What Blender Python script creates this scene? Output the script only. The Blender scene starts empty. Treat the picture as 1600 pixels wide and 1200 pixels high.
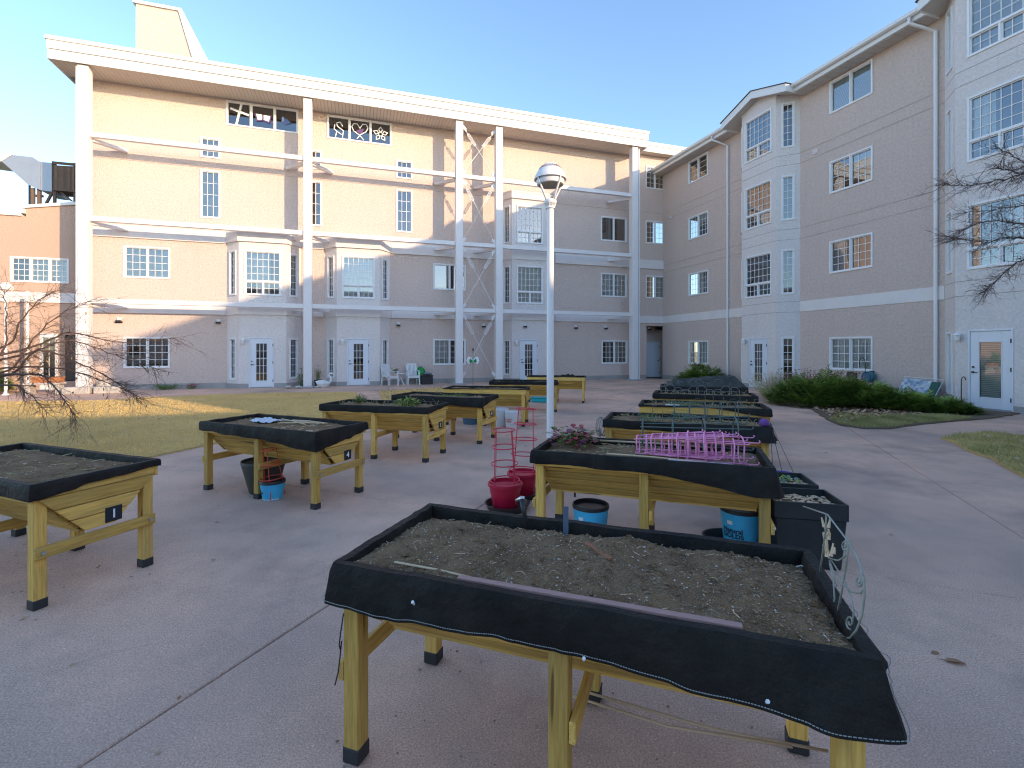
import bpy, bmesh, math, random
from mathutils import Vector, Matrix, noise as mnoise

random.seed(7)
SC = bpy.context.scene
COL = SC.collection
R = math.radians

# ------------------------------------------------------------------ camera, sky, sun, exposure
F, U0, V0, H = 752.0, 800.0, 546.0, 1.65          # focal length / horizon measured on the photograph, eye height
cam_d = bpy.data.cameras.new('camera'); cam = bpy.data.objects.new('camera', cam_d); COL.objects.link(cam)
cam.location = (0, 0, H); cam.rotation_euler = (R(90), 0, 0)
cam_d.sensor_width = 36; cam_d.lens = 36*F/1600; cam_d.shift_y = -(600-V0)/1600
cam_d.clip_start = 0.05; cam_d.clip_end = 2000
SC.camera = cam

DA = Vector((.9516, .3071)); DB = Vector((-.3071, .9516))      # the two wall directions of the courtyard
SUN_TRAVEL = Vector((-.992, .730, -.285)).normalized()
SUN_EL = math.asin(-SUN_TRAVEL.z); SUN_AZ = math.atan2(-SUN_TRAVEL.x, -SUN_TRAVEL.y)   # clockwise from +Y
w = bpy.data.worlds.new('World'); SC.world = w; w.use_nodes = True
nt = w.node_tree; bg = nt.nodes['Background']
sky = nt.nodes.new('ShaderNodeTexSky'); sky.sky_type = 'NISHITA'; sky.sun_disc = False
sky.sun_elevation = SUN_EL; sky.sun_rotation = SUN_AZ
sky.altitude = 1100; sky.air_density = 1.0; sky.dust_density = 1.0; sky.ozone_density = 2.1
nt.links.new(sky.outputs[0], bg.inputs[0]); bg.inputs[1].default_value = 0.15
sd = bpy.data.lights.new('sun', 'SUN'); sd.energy = 2.0; sd.angle = R(.53); sd.color = (.86, .62, .38)
sun = bpy.data.objects.new('sun', sd); COL.objects.link(sun)
sun.rotation_euler = SUN_TRAVEL.to_track_quat('-Z', 'Y').to_euler(); sun.location = (30, -30, 40)
vs = SC.view_settings; vs.view_transform = 'Standard'; vs.look = 'None'; vs.gamma = 1; vs.exposure = 1.72
vs.use_curve_mapping = False
SC.cycles.max_bounces = 7; SC.cycles.transparent_max_bounces = 12
SC.cycles.use_denoising = True; SC.cycles.filter_width = 1.15

# ------------------------------------------------------------------ measuring helpers (photo pixel -> place)
def G(u, v, z=0.0):
    Y = (H-z)*F/(v-V0); return Vector(((u-U0)/F*Y, Y, z))
def at(u, v, Y):
    return Vector(((u-U0)/F*Y, Y, H+(V0-v)/F*Y))
def on_plane(u, v, p, n):
    d = Vector(((u-U0)/F, 1, (V0-v)/F)); o = Vector((0, 0, H))
    return o + d*((p-o).dot(n)/d.dot(n))
NCOL, MWALL = 22.5, 16.7
def _pa(u, y):
    n = NCOL+y; t = (u-U0)/F; Y = n/(DB.x*t+DB.y); return Vector((t*Y, Y))
AX0 = DA.dot(_pa(990, 0))
def ax(u, y=1.1): return DA.dot(_pa(u, y))-AX0
def az(u, v, y=1.1): return H+(V0-v)/F*_pa(u, y).y
NB0 = 23.6
def _pb(u, y):
    m = MWALL+y; t = (u-U0)/F; Y = m/(DA.x*t+DA.y); return Vector((t*Y, Y))
def bx_(u, y=0): return NB0-DB.dot(_pb(u, y))
def bz(u, v, y=0): return H+(V0-v)/F*_pb(u, y).y

# ------------------------------------------------------------------ materials
MATS = {}
def mat(name, col, rough=.7, metal=0.0, bump=None, var=None, stretch=(1, 1, 1), spec=.4, col2=None, rnd=0.0, fine=None, dirt=None, grain=None, streak=None, stain=None):
    """bump=(scale,strength,distance)  var=(scale,amount)  fine=(scale, colour, threshold) specks  dirt=(scale, colour, amount)"""
    if name in MATS: return MATS[name]
    m = bpy.data.materials.new(name); m.use_nodes = True; t = m.node_tree; N = t.nodes; L = t.links
    b = N['Principled BSDF']; b.inputs['Roughness'].default_value = rough; b.inputs['Metallic'].default_value = metal
    b.inputs['Specular IOR Level'].default_value = spec
    tc = N.new('ShaderNodeTexCoord'); mp = N.new('ShaderNodeMapping'); mp.inputs['Scale'].default_value = stretch
    L.new(tc.outputs['Object'], mp.inputs[0])
    oi = N.new('ShaderNodeObjectInfo')
    if rnd:
        vm = N.new('ShaderNodeVectorMath'); vm.operation = 'SCALE'; vm.inputs[0].default_value = (17, 31, 23)
        L.new(oi.outputs['Random'], vm.inputs['Scale']); L.new(vm.outputs[0], mp.inputs['Location'])
    vec = mp.outputs[0]
    rgb = N.new('ShaderNodeRGB'); rgb.outputs[0].default_value = (*col, 1); cur = rgb.outputs[0]
    def noise(scale, detail=4, rough=.6):
        n = N.new('ShaderNodeTexNoise'); n.inputs['Scale'].default_value = scale; n.inputs['Detail'].default_value = detail
        n.inputs['Roughness'].default_value = rough; L.new(vec, n.inputs['Vector']); return n.outputs[0]
    def mix(fac, a, bcol):
        x = N.new('ShaderNodeMix'); x.data_type = 'RGBA'; L.new(fac, x.inputs[0]); L.new(a, x.inputs[6])
        x.inputs[7].default_value = (*bcol, 1); return x.outputs[2]
    def ramp(src, lo, hi, top=1.0):
        r = N.new('ShaderNodeMapRange'); r.inputs[1].default_value = lo; r.inputs[2].default_value = hi; r.inputs[4].default_value = top
        L.new(src, r.inputs[0]); return r.outputs[0]
    if var:
        c2 = col2 or tuple(c*.55 for c in col)
        cur = mix(ramp(noise(var[0]), .38, .68, var[1]), cur, c2)
    if dirt: cur = mix(ramp(noise(dirt[0], 6, .7), .45, .75, dirt[2]), cur, dirt[1])
    if streak:
        mp2 = N.new('ShaderNodeMapping'); mp2.inputs['Scale'].default_value = (2.2, 2.2, .12); L.new(tc.outputs['Object'], mp2.inputs[0])
        n2 = N.new('ShaderNodeTexNoise'); n2.inputs['Scale'].default_value = 2.0; n2.inputs['Detail'].default_value = 5; L.new(mp2.outputs[0], n2.inputs['Vector'])
        cur = mix(ramp(n2.outputs[0], .52, .74, streak[1]), cur, streak[0])
    if stain:
        cur = mix(ramp(noise(stain[0], 9, .62), .54, .66, stain[2]), cur, stain[1])
    if fine: cur = mix(ramp(noise(fine[0], 1, .5), fine[2], fine[2]+.05), cur, fine[1])
    if grain:
        g_ = ramp(noise(grain[0], 2, .8), .25, .75); mul = N.new('ShaderNodeMapRange'); mul.inputs[3].default_value = 1-grain[1]; mul.inputs[4].default_value = 1+grain[1]
        L.new(g_, mul.inputs[0]); hv = N.new('ShaderNodeHueSaturation'); L.new(mul.outputs[0], hv.inputs['Value']); L.new(cur, hv.inputs['Color']); cur = hv.outputs[0]
    if rnd:
        hs = N.new('ShaderNodeHueSaturation'); r = N.new('ShaderNodeMapRange'); r.inputs[3].default_value = 1-rnd; r.inputs[4].default_value = 1+rnd
        L.new(oi.outputs['Random'], r.inputs[0]); L.new(r.outputs[0], hs.inputs['Value']); L.new(cur, hs.inputs['Color']); cur = hs.outputs[0]
    L.new(cur, b.inputs['Base Color'])
    if bump:
        bp = N.new('ShaderNodeBump'); bp.inputs['Strength'].default_value = bump[1]; bp.inputs['Distance'].default_value = bump[2]
        L.new(noise(bump[0], 5, .65), bp.inputs['Height']); L.new(bp.outputs[0], b.inputs['Normal'])
    MATS[name] = m; return m

def glass_mat(name, tint, refl=.12):
    m = bpy.data.materials.new(name); m.use_nodes = True; t = m.node_tree; N = t.nodes; L = t.links
    N.remove(N['Principled BSDF']); out = N['Material Output']
    tr = N.new('ShaderNodeBsdfTransparent'); tr.inputs[0].default_value = (*tint, 1)
    gl = N.new('ShaderNodeBsdfGlossy'); gl.inputs['Roughness'].default_value = .015; gl.inputs[0].default_value = (.95, .97, 1, 1)
    fr = N.new('ShaderNodeFresnel'); fr.inputs[0].default_value = 1.7
    tc = N.new('ShaderNodeTexCoord'); no = N.new('ShaderNodeTexNoise'); no.inputs['Scale'].default_value = 1.3; no.inputs['Detail'].default_value = 1
    L.new(tc.outputs['Object'], no.inputs['Vector'])
    bp = N.new('ShaderNodeBump'); bp.inputs['Strength'].default_value = .05; bp.inputs['Distance'].default_value = .02
    L.new(no.outputs[0], bp.inputs['Height']); L.new(bp.outputs[0], gl.inputs['Normal'])
    ad = N.new('ShaderNodeMath'); ad.operation = 'ADD'; ad.use_clamp = True; ad.inputs[1].default_value = refl
    L.new(fr.outputs[0], ad.inputs[0]); mx = N.new('ShaderNodeMixShader'); L.new(ad.outputs[0], mx.inputs[0])
    L.new(tr.outputs[0], mx.inputs[1]); L.new(gl.outputs[0], mx.inputs[2]); L.new(mx.outputs[0], out.inputs[0])
    MATS[name] = m; return m

STUCCO = mat('stucco_beige', (.70, .565, .50), .95, bump=(24, 1.0, .04), var=(13, .85), col2=(.57, .45, .395), dirt=(.6, (.62, .50, .44), .4), streak=((.56, .45, .40), .22), spec=.1)
STUCCO_W = mat('stucco_offwhite', (.78, .715, .685), .95, bump=(24, .9, .035), var=(13, .7), col2=(.64, .575, .545), dirt=(.8, (.62, .56, .53), .3), streak=((.64, .58, .55), .22), spec=.1)
BANDM = mat('stucco_band', (.76, .705, .68), .9, bump=(60, .3, .01), dirt=(.9, (.5, .46, .44), .3), spec=.1)
STUCCO_BR = mat('stucco_brown', (.55, .385, .30), .95, bump=(35, .6, .02), var=(25, .4), spec=.1)
TRIM = mat('white_trim', (.80, .79, .79), .5, dirt=(2.0, (.6, .58, .57), .25))
STEEL_W = mat('white_steel', (.76, .72, .71), .45, dirt=(1.2, (.58, .54, .52), .35))
FASCIA = mat('fascia_metal', (.74, .715, .69), .4, dirt=(.8, (.62, .59, .56), .25))
SOFFIT = mat('soffit_vinyl', (.60, .54, .48), .6)
CONCF = mat('foundation', (.36, .345, .33), .95, bump=(20, .5, .02), dirt=(1.5, (.2, .19, .18), .5))
ROOFM = mat('roof_dark', (.07, .06, .06), .9, bump=(30, .5, .02))
GROOVE = mat('joint_dark', (.07, .055, .05), .95)
WGROOVE = mat('stucco_joint', (.42, .33, .285), .95)
GLASS = glass_mat('window_glass', (.82, .86, .86), .10)
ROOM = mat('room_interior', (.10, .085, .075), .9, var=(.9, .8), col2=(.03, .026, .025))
BLIND = mat('blind_white', (.58, .58, .56), .6)
CURT = mat('curtain_sheer', (.62, .60, .56), .8, var=(6, .3))
DOORW = mat('door_white', (.70, .72, .76), .4, dirt=(1.5, (.6, .6, .62), .3))
BLACKMET = mat('black_metal', (.02, .02, .022), .45, metal=.2)
STEEL = mat('galvanised', (.55, .56, .57), .35, metal=.9)
CONC = mat('concrete', (.70, .46, .345), .85, bump=(70, .55, .012), var=(.45, 1.0), col2=(.40, .295, .245), dirt=(2.0, (.42, .29, .225), .6), stain=(.7, (.34, .235, .19), .6), fine=(85, (.74, .52, .40), .67), grain=(120, .42), spec=.25)
SOILG = mat('bed_soil', (.17, .125, .085), .98, bump=(25, .8, .03), var=(14, .6))
LAWN = mat('lawn_base', (.62, .43, .165), .95, bump=(40, .8, .03), var=(.8, .7), col2=(.44, .31, .11), grain=(60, .35))
BLADE = mat('grass_blade', (.78, .56, .22), .8, var=(.7, .8), col2=(.56, .40, .15), spec=.15)
BLADE2 = mat('grass_blade_green', (.46, .40, .17), .8, var=(1.5, .8), col2=(.17, .20, .06), spec=.15)
def woodm(n, st, c=(.74, .47, .12), c2=(.42, .24, .055)):
    return mat(n, c, .62, bump=(9, .25, .006), var=(7, .75), col2=c2, stretch=st, rnd=.26, dirt=(1.1, (.33, .26, .12), .6), fine=(2.3, (.22, .12, .04), .705), spec=.25)
WX = woodm('pine_along', (.7, 11, 11)); WY = woodm('pine_across', (11, .7, 11)); WZ = woodm('pine_upright', (11, 11, .7))
OLDW = mat('weathered_wood', (.17, .115, .085), .85, var=(6, .7), stretch=(8, 8, 1.5), rnd=.25, bump=(10, .4, .01))
LINER = mat('black_liner', (.011, .011, .011), .62, bump=(6, .9, .03), var=(4, .8), col2=(.030, .026, .022), grain=(300, .5), spec=.18)
FOOT = mat('black_foot', (.03, .032, .035), .6)
THREAD = mat('thread_pale', (.30, .32, .31), .9)
SOIL = mat('potting_soil', (.33, .215, .12), .98, bump=(70, 1.0, .03), var=(5, .8), col2=(.165, .10, .055), fine=(150, (.36, .31, .25), .62), grain=(190, .35), spec=.1)
PERL = mat('perlite', (.60, .55, .47), .9)
CHIP = mat('wood_chip', (.24, .165, .10), .95, rnd=.2)
def flat(n, c, rough=.5, **k): return mat(n, c, rough, **k)
PL_RED = flat('plastic_red', (.50, .012, .05), .38, var=(4, .35), col2=(.36, .012, .04))
PL_BLUE = flat('plastic_blue_print', (.05, .46, .78), .45, var=(9, .4), col2=(.09, .56, .84))
PL_BLACK = flat('plastic_black', (.022, .022, .024), .42, dirt=(4, (.06, .055, .05), .5))
PL_CHAR = flat('plastic_charcoal', (.022, .030, .034), .5, dirt=(5, (.05, .055, .055), .5))
PL_WHITE = flat('plastic_white', (.70, .70, .70), .45, dirt=(3, (.55, .54, .53), .3))
PL_GREY = flat('plastic_grey', (.06, .058, .052), .6)
PL_TEAL = flat('plastic_teal', (.02, .42, .47), .4)
PL_TUB = flat('plastic_tub_blue', (.07, .15, .23), .5)
PL_PURPLE = flat('plastic_purple', (.07, .015, .28), .35)
PL_GREEN = flat('plastic_green', (.01, .25, .05), .5, bump=(9, .6, .02))
TERRA = flat('terracotta', (.50, .22, .15), .8)
WIRE_RED = flat('wire_red', (.62, .045, .085), .4)
WIRE_ORG = flat('wire_orange', (.62, .07, .045), .4)
WIRE_PINK = flat('wire_pink', (.86, .32, .56), .35)
WIRE_GRN = flat('wire_green', (.10, .14, .13), .5)
WIRE_GREY = flat('wire_grey', (.24, .25, .24), .5, metal=.3)
TRELLIS = flat('wire_weathered', (.30, .33, .29), .7, var=(20, .6), col2=(.17, .16, .13))
PINKW = flat('pink_wood', (.42, .25, .22), .9, var=(20, .4), stretch=(1, 6, 6))
TAN = flat('tan_stick', (.62, .46, .30), .8)
RUST = flat('rust_brown', (.30, .13, .07), .85, var=(15, .5))
STAKE = flat('slate_label', (.10, .14, .21), .5)
LEAFR = mat('leaf_red', (.28, .035, .05), .5, rnd=0, var=(9, .6), col2=(.42, .12, .10))
LEAFP = mat('leaf_purple', (.13, .03, .09), .5, var=(9, .5), col2=(.2, .06, .12))
LEAFG = mat('leaf_green', (.10, .17, .035), .6, var=(7, .6), col2=(.16, .24, .06))
LEAFB = mat('leaf_blue_green', (.10, .20, .12), .6, var=(7, .6), col2=(.2, .3, .15))
LEAFD = mat('leaf_dry', (.36, .20, .11), .85, var=(5, .7), col2=(.23, .10, .055))
LEAFD2 = mat('leaf_dry_pale', (.50, .36, .23), .85, var=(5, .6), col2=(.33, .17, .09))
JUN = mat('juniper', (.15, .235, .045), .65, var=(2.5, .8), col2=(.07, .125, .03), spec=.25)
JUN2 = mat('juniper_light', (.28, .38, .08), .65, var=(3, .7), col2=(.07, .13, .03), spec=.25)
BUSHY = mat('bush_lime', (.30, .42, .05), .6, var=(3, .6), col2=(.13, .22, .03))
STRAW = mat('dry_stalk', (.50, .43, .22), .85, var=(4, .6), col2=(.25, .27, .10))
TWIG = mat('bark', (.13, .085, .07), .9, bump=(30, .6, .01), var=(8, .5))
DUCT = flat('duct_metal', (.36, .38, .42), .42, metal=.6, dirt=(1.5, (.26, .27, .3), .4))
LENS = flat('lamp_lens', (.32, .27, .20), .4)
LAMPW = flat('lamp_white', (.80, .79, .78), .45, dirt=(3, (.68, .66, .64), .35))
CUSH = mat('cushion_floral', (.66, .68, .68), .85, var=(9, 1.0), col2=(.10, .22, .36))
STONE = mat('pale_stone', (.52, .48, .44), .9, bump=(9, .6, .03), var=(5, .5))
INK = flat('ink_dark', (.015, .02, .03), .6)
WHITEP = flat('white_print', (.75, .78, .8), .6)
REDP = flat('red_print', (.55, .12, .12), .6)
SGBLUE = flat('film_blue', (.10, .16, .35), .4)
SGPURP = flat('film_purple', (.12, .06, .18), .4)

# ------------------------------------------------------------------ mesh helpers
class MB:
    def __init__(s): s.v = []; s.f = []; s.mi = []; s.cur = 0
    def add(s, vs, fs):
        o = len(s.v); s.v += [tuple(x) for x in vs]; s.f += [tuple(i+o for i in q) for q in fs]; s.mi += [s.cur]*len(fs); return s
    def box(s, x0, x1, y0, y1, z0, z1):
        return s.add([(x0,y0,z0),(x1,y0,z0),(x1,y1,z0),(x0,y1,z0),(x0,y0,z1),(x1,y0,z1),(x1,y1,z1),(x0,y1,z1)],
                     [(0,3,2,1),(4,5,6,7),(0,1,5,4),(1,2,6,5),(2,3,7,6),(3,0,4,7)])
    def hexa(s, p):      # 8 corners: bottom ring, top ring
        return s.add(p, [(0,3,2,1),(4,5,6,7),(0,1,5,4),(1,2,6,5),(2,3,7,6),(3,0,4,7)])
    def prism(s, poly, z0, z1):
        n = len(poly); return s.add([(x,y,z0) for x,y in poly]+[(x,y,z1) for x,y in poly],
            [tuple(range(n))[::-1], tuple(range(n,2*n))]+[(i,(i+1)%n,n+(i+1)%n,n+i) for i in range(n)])
    def prism_y(s, poly, y0, y1):       # polygon in x,z pushed along y
        n = len(poly); return s.add([(x,y0,z) for x,z in poly]+[(x,y1,z) for x,z in poly],
            [tuple(range(n)), tuple(range(n,2*n))[::-1]]+[(i,n+i,n+(i+1)%n,(i+1)%n) for i in range(n)])
    def prism_x(s, poly, x0, x1):       # polygon in y,z pushed along x
        n = len(poly); return s.add([(x0,y,z) for y,z in poly]+[(x1,y,z) for y,z in poly],
            [tuple(range(n))[::-1], tuple(range(n,2*n))]+[(i,(i+1)%n,n+(i+1)%n,n+i) for i in range(n)])
    def tube(s, pts, r, k=6, closed=False, cap=True):
        pts = [Vector(p) for p in pts]; n = len(pts); rs = r if isinstance(r, (list, tuple)) else [r]*n
        vs = []; prev = None
        for i, p in enumerate(pts):
            a = pts[i-1] if (i or closed) else p; b = pts[(i+1) % n] if (i < n-1 or closed) else p
            d = (b-a)
            d = d.normalized() if d.length > 1e-9 else Vector((0,0,1))
            if prev is None:
                q = d.cross(Vector((0,0,1)) if abs(d.z) < .9 else Vector((1,0,0))).normalized()
            else:
                q = prev - d*prev.dot(d)
                q = q.normalized() if q.length > 1e-6 else d.cross(Vector((0,0,1)) if abs(d.z) < .9 else Vector((1,0,0))).normalized()
            prev = q; e = d.cross(q)
            for j in range(k):
                t = 2*math.pi*j/k; vs.append(p+(q*math.cos(t)+e*math.sin(t))*rs[i])
        fs = []
        for i in range(n if closed else n-1):
            for j in range(k):
                a = i*k+j; b = i*k+(j+1)%k; c = ((i+1)%n)*k+(j+1)%k; d = ((i+1)%n)*k+j; fs.append((a,b,c,d))
        if cap and not closed: fs += [tuple(range(k))[::-1], tuple(range((n-1)*k, n*k))]
        return s.add(vs, fs)
    def lathe(s, prof, k=24, c=(0,0), z=0, sx=1, sy=1):
        n = len(prof); vs = []
        for r, h in prof:
            for j in range(k):
                t = 2*math.pi*j/k; vs.append((c[0]+r*math.cos(t)*sx, c[1]+r*math.sin(t)*sy, z+h))
        fs = [(i*k+j, i*k+(j+1)%k, (i+1)*k+(j+1)%k, (i+1)*k+j) for i in range(n-1) for j in range(k)]
        fs += [tuple(range(k))[::-1], tuple(range((n-1)*k, n*k))]
        return s.add(vs, fs)
    def ring(s, c, r, t=.004, k=20, kk=5, sx=1, sy=1):
        return s.tube([(c[0]+r*math.cos(2*math.pi*i/k)*sx, c[1]+r*math.sin(2*math.pi*i/k)*sy, c[2]) for i in range(k)], t, kk, closed=True)
    def xform(s, M):
        s.v = [tuple(M @ Vector(p)) for p in s.v]; return s
    def mesh(s, name, mats, smooth=False, bevel=0):
        me = bpy.data.meshes.new(name); me.from_pydata(s.v, [], s.f)
        for m in (mats if isinstance(mats, (list, tuple)) else [mats]): me.materials.append(m)
        if any(s.mi): me.polygons.foreach_set('material_index', s.mi)
        bm = bmesh.new(); bm.from_mesh(me)
        if bevel:
            ed = [e for e in bm.edges if len(e.link_faces) == 2 and e.calc_face_angle(0) > .6]
            bmesh.ops.bevel(bm, geom=ed, offset=bevel, segments=1, affect='EDGES', clamp_overlap=True)
        bmesh.ops.recalc_face_normals(bm, faces=bm.faces); bm.to_mesh(me); bm.free()
        if smooth:
            me.polygons.foreach_set('use_smooth', [True]*len(me.polygons))
            if smooth != 'all': me.set_sharp_from_angle(angle=R(40))
        me.update(); return me
def link(name, me, parent=None, loc=(0,0,0), rz=0.0):
    o = bpy.data.objects.new(name, me); COL.objects.link(o); o.location = loc; o.rotation_euler = (0,0,rz)
    if parent: o.parent = parent
    return o
def part(name, mb, m, parent, loc=(0,0,0), rz=0.0, smooth=False, bevel=0, label=None, kind=None):
    o = link(name, mb.mesh(name, m, smooth, bevel), parent, loc, rz)
    if label: o['label'] = label
    if kind: o['kind'] = kind
    return o
def tag(o, label, cat, group=None, kind=None):
    o['label'] = label; o['category'] = cat
    if group: o['group'] = group
    if kind: o['kind'] = kind
    return o
def thing(name, label, cat, loc=(0,0,0), rz=0.0, group=None):
    o = link(name, None, None, loc, rz); return tag(o, label, cat, group)
def single(name, mb, m, label, cat, loc=(0,0,0), rz=0.0, group=None, smooth=False, bevel=0):
    return tag(part(name, mb, m, None, loc, rz, smooth, bevel), label, cat, group)
def struct(name, mb, m, label=None):
    o = part(name, mb, m, None); o['kind'] = 'structure'
    if label: o['label'] = label
    return o
def text_mesh(s, size, mtl, bold=.0):
    c = bpy.data.curves.new('lettering', 'FONT'); c.body = s; c.size = size; c.align_x = 'CENTER'; c.align_y = 'CENTER'
    c.offset = bold; c.resolution_u = 3
    o = bpy.data.objects.new('lettering', c); COL.objects.link(o); bpy.context.view_layer.update()
    me = bpy.data.meshes.new_from_object(o.evaluated_get(bpy.context.evaluated_depsgraph_get()))
    bpy.data.objects.remove(o); bpy.data.curves.remove(c)
    me.materials.clear(); me.materials.append(mtl); return me
def arc(c, r, a0, a1, n, f):
    return [f(c[0]+r*math.cos(a0+(a1-a0)*i/n), c[1]+r*math.sin(a0+(a1-a0)*i/n)) for i in range(n+1)]
# ------------------------------------------------------------------ ground
mb = MB(); mb.add([(-300,-300,-.12),(300,-300,-.12),(300,300,-.12),(-300,300,-.12)], [(0,1,2,3)])
struct('ground', mb, LAWN, 'wide ground of dry autumn turf around the buildings')
pav = MB(); pav.add([(-32,-14,-.045),(20,-14,-.045),(20,30,-.045),(-32,30,-.045)], [(0,1,2,3)])
pavement = struct('pavement', pav, GROOVE, 'pinkish grey broom-finished concrete courtyard paving')
E1 = Vector((.4, .9165)); E2 = Vector((.9165, -.4))
S1, S2 = 4.77, 4.75
for i in range(-4, 6):
    for j in range(-5, 4):
        a0 = 4.27+S1*i; b0 = -2.33+S2*j; g = .005
        cc = E1*(a0+S1/2)+E2*(b0+S2/2)
        if not (-24 < cc.x < 19 and -9 < cc.y < 29): continue
        q = [E1*a+E2*b for a, b in ((a0+g,b0+g),(a0+g,b0+S2-g),(a0+S1-g,b0+S2-g),(a0+S1-g,b0+g))]
        q = [(p.x, p.y) for p in q][::-1]
        z = random.uniform(-.002, .002)
        s = MB().prism(q, -.04, z); part('slab', s, CONC, pavement, bevel=.006)

for k, L in enumerate(([(1430,922),(1470,930),(1505,940),(1525,948)], [(640,1010),(690,985),(735,962),(760,940)], [(60,1060),(140,1030),(210,1012),(300,1001)], [(330,870),(400,862),(470,868),(520,885)])):
    rk = random.Random(k); c = MB(); P = []
    for i in range(len(L)-1):
        a, b = G(*L[i]), G(*L[i+1])
        for t in range(5): P.append(a.lerp(b, t/5)+Vector((rk.uniform(-.008,.008), rk.uniform(-.008,.008), 0)))
    for i in range(len(P)-1):
        a, b = P[i], P[i+1]; n = Vector((-(b-a).y, (b-a).x, 0)).normalized()*.0011
        c.add([(p.x, p.y, .0042) for p in (a-n, b-n, b+n, a+n)], [(0,1,2,3)])
    part('crack', c, WGROOVE, pavement)
def sheet(poly, z, thick, seg=.6, wob=.03, seed=0):
    """a lawn or bed: outline subdivided and slightly ragged"""
    rnd = random.Random(seed); pts = []
    n = len(poly)
    for i in range(n):
        a = Vector(poly[i]); b = Vector(poly[(i+1)%n]); k = max(1, int((b-a).length/seg))
        for t in range(k):
            p = a.lerp(b, t/k); pts.append((p.x+rnd.uniform(-wob,wob), p.y+rnd.uniform(-wob,wob)))
    return pts
def inside(p, poly):
    x, y = p; c = False; n = len(poly)
    for i in range(n):
        x1, y1 = poly[i]; x2, y2 = poly[(i+1)%n]
        if (y1 > y) != (y2 > y) and x < (x2-x1)*(y-y1)/(y2-y1)+x1: c = not c
    return c
def blades(poly, count, h, m, name, label, z=.03, seed=1, near=None):
    rnd = random.Random(seed); b = MB()
    xs = [p[0] for p in poly]; ys = [p[1] for p in poly]; k = 0; tries = 0
    while k < count and tries < count*12:
        tries += 1
        p = (rnd.uniform(min(xs),max(xs)), rnd.uniform(min(ys),max(ys)))
        if not inside(p, poly): continue
        if near and rnd.random() > near(p): continue
        k += 1
        a = rnd.uniform(0, 6.28); hh = h*rnd.uniform(.5, 1.3); ww = .0045+.003*rnd.random(); l = rnd.uniform(.2, .9)*hh
        dx, dy = math.cos(a), math.sin(a); e = rnd.uniform(0, 6.28)
        b.v += [(p[0]-dx*ww, p[1]-dy*ww, z-.01), (p[0]+dx*ww, p[1]+dy*ww, z-.01), (p[0]+math.cos(e)*l, p[1]+math.sin(e)*l, z+hh)]
        b.f.append((len(b.v)-3, len(b.v)-2, len(b.v)-1)); b.mi.append(0)
    me = bpy.data.meshes.new(name); me.from_pydata(b.v, [], b.f); me.materials.append(m)
    o = link(name, me); o['kind'] = 'stuff'; o['label'] = label; o['category'] = 'grass'; return o
g2 = lambda u, v: tuple(G(u, v).xy)
lawn_poly = sheet([(-16.5,3.6), (-6.6,5.0), g2(234,715), g2(321,697), g2(420,676), g2(500,659), g2(552,642), g2(566,625), g2(556,613.5),
                   g2(400,615), g2(250,621), g2(150,627), (-21,14.6)], 0, .03, seed=3)
struct('lawn', MB().prism(lawn_poly, -.03, .028), LAWN, 'dry yellowed lawn between the planters and the long facade')
blades(lawn_poly, 70000, .035, BLADE, 'grass', 'short dry yellow turf blades of the big lawn', seed=5, near=lambda p: min(1, (9/math.hypot(*p))**1.6))
lawn2 = sheet([g2(592,612), g2(690,606), g2(735,607), g2(745,614), g2(700,626), g2(640,640), g2(604,640)], 0, .03, seed=4, seg=.4)
struct('lawn', MB().prism(lawn2, -.03, .026), LAWN, 'small leaf-strewn lawn strip below the plastic chairs')
blades(lawn2, 5000, .035, BLADE, 'grass', 'short dry turf blades on the strip below the chairs', seed=6)
lawn3 = sheet([g2(1474,687), g2(1500,680), g2(1545,677), (10.6,7.1), (9.5,2.6), g2(1700,800), g2(1600,745), g2(1545,718), g2(1508,703)], 0, .03, seg=.3, seed=8)
struct('lawn', MB().prism(lawn3, -.03, .035), LAWN, 'corner of fading green lawn beside the walk to the glazed door')
blades(lawn3, 26000, .05, BLADE2, 'grass', 'fading green turf blades in the lawn corner by the walk', z=.035, seed=9)
bed = sheet([g2(1190,607), g2(1205,617), g2(1240,622), g2(1262,637), g2(1290,655), g2(1312,665), g2(1350,671), g2(1390,671), g2(1440,664), g2(1500,658), g2(1548,654.5),
             (13.0,12.3), (12.0,16.0), (10.6,20.2)], 0, .03, seg=.3, seed=10)
struct('garden_bed', MB().prism(bed, -.03, .03), SOILG, 'curved planting bed under the beige wall')
grs = sheet([g2(1296,657), g2(1315,664.5), g2(1350,670), g2(1390,670), g2(1440,663), g2(1520,656), g2(1480,650), g2(1420,650), g2(1360,650), g2(1310,648)], 0, .03, seg=.3, seed=12)
blades(grs, 16000, .05, BLADE2, 'grass', 'narrow strip of fading turf along the curved bed edge', z=.035, seed=11)
bed2 = sheet([g2(1040,597), g2(1064,601), g2(1140,606), g2(1168,606), (9.55,22.0), (8.6,25.3)], 0, .03, seg=.4, seed=13)
struct('garden_bed', MB().prism(bed2, -.03, .03), SOILG, 'small planting bed in the inner corner of the two wings')

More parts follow.
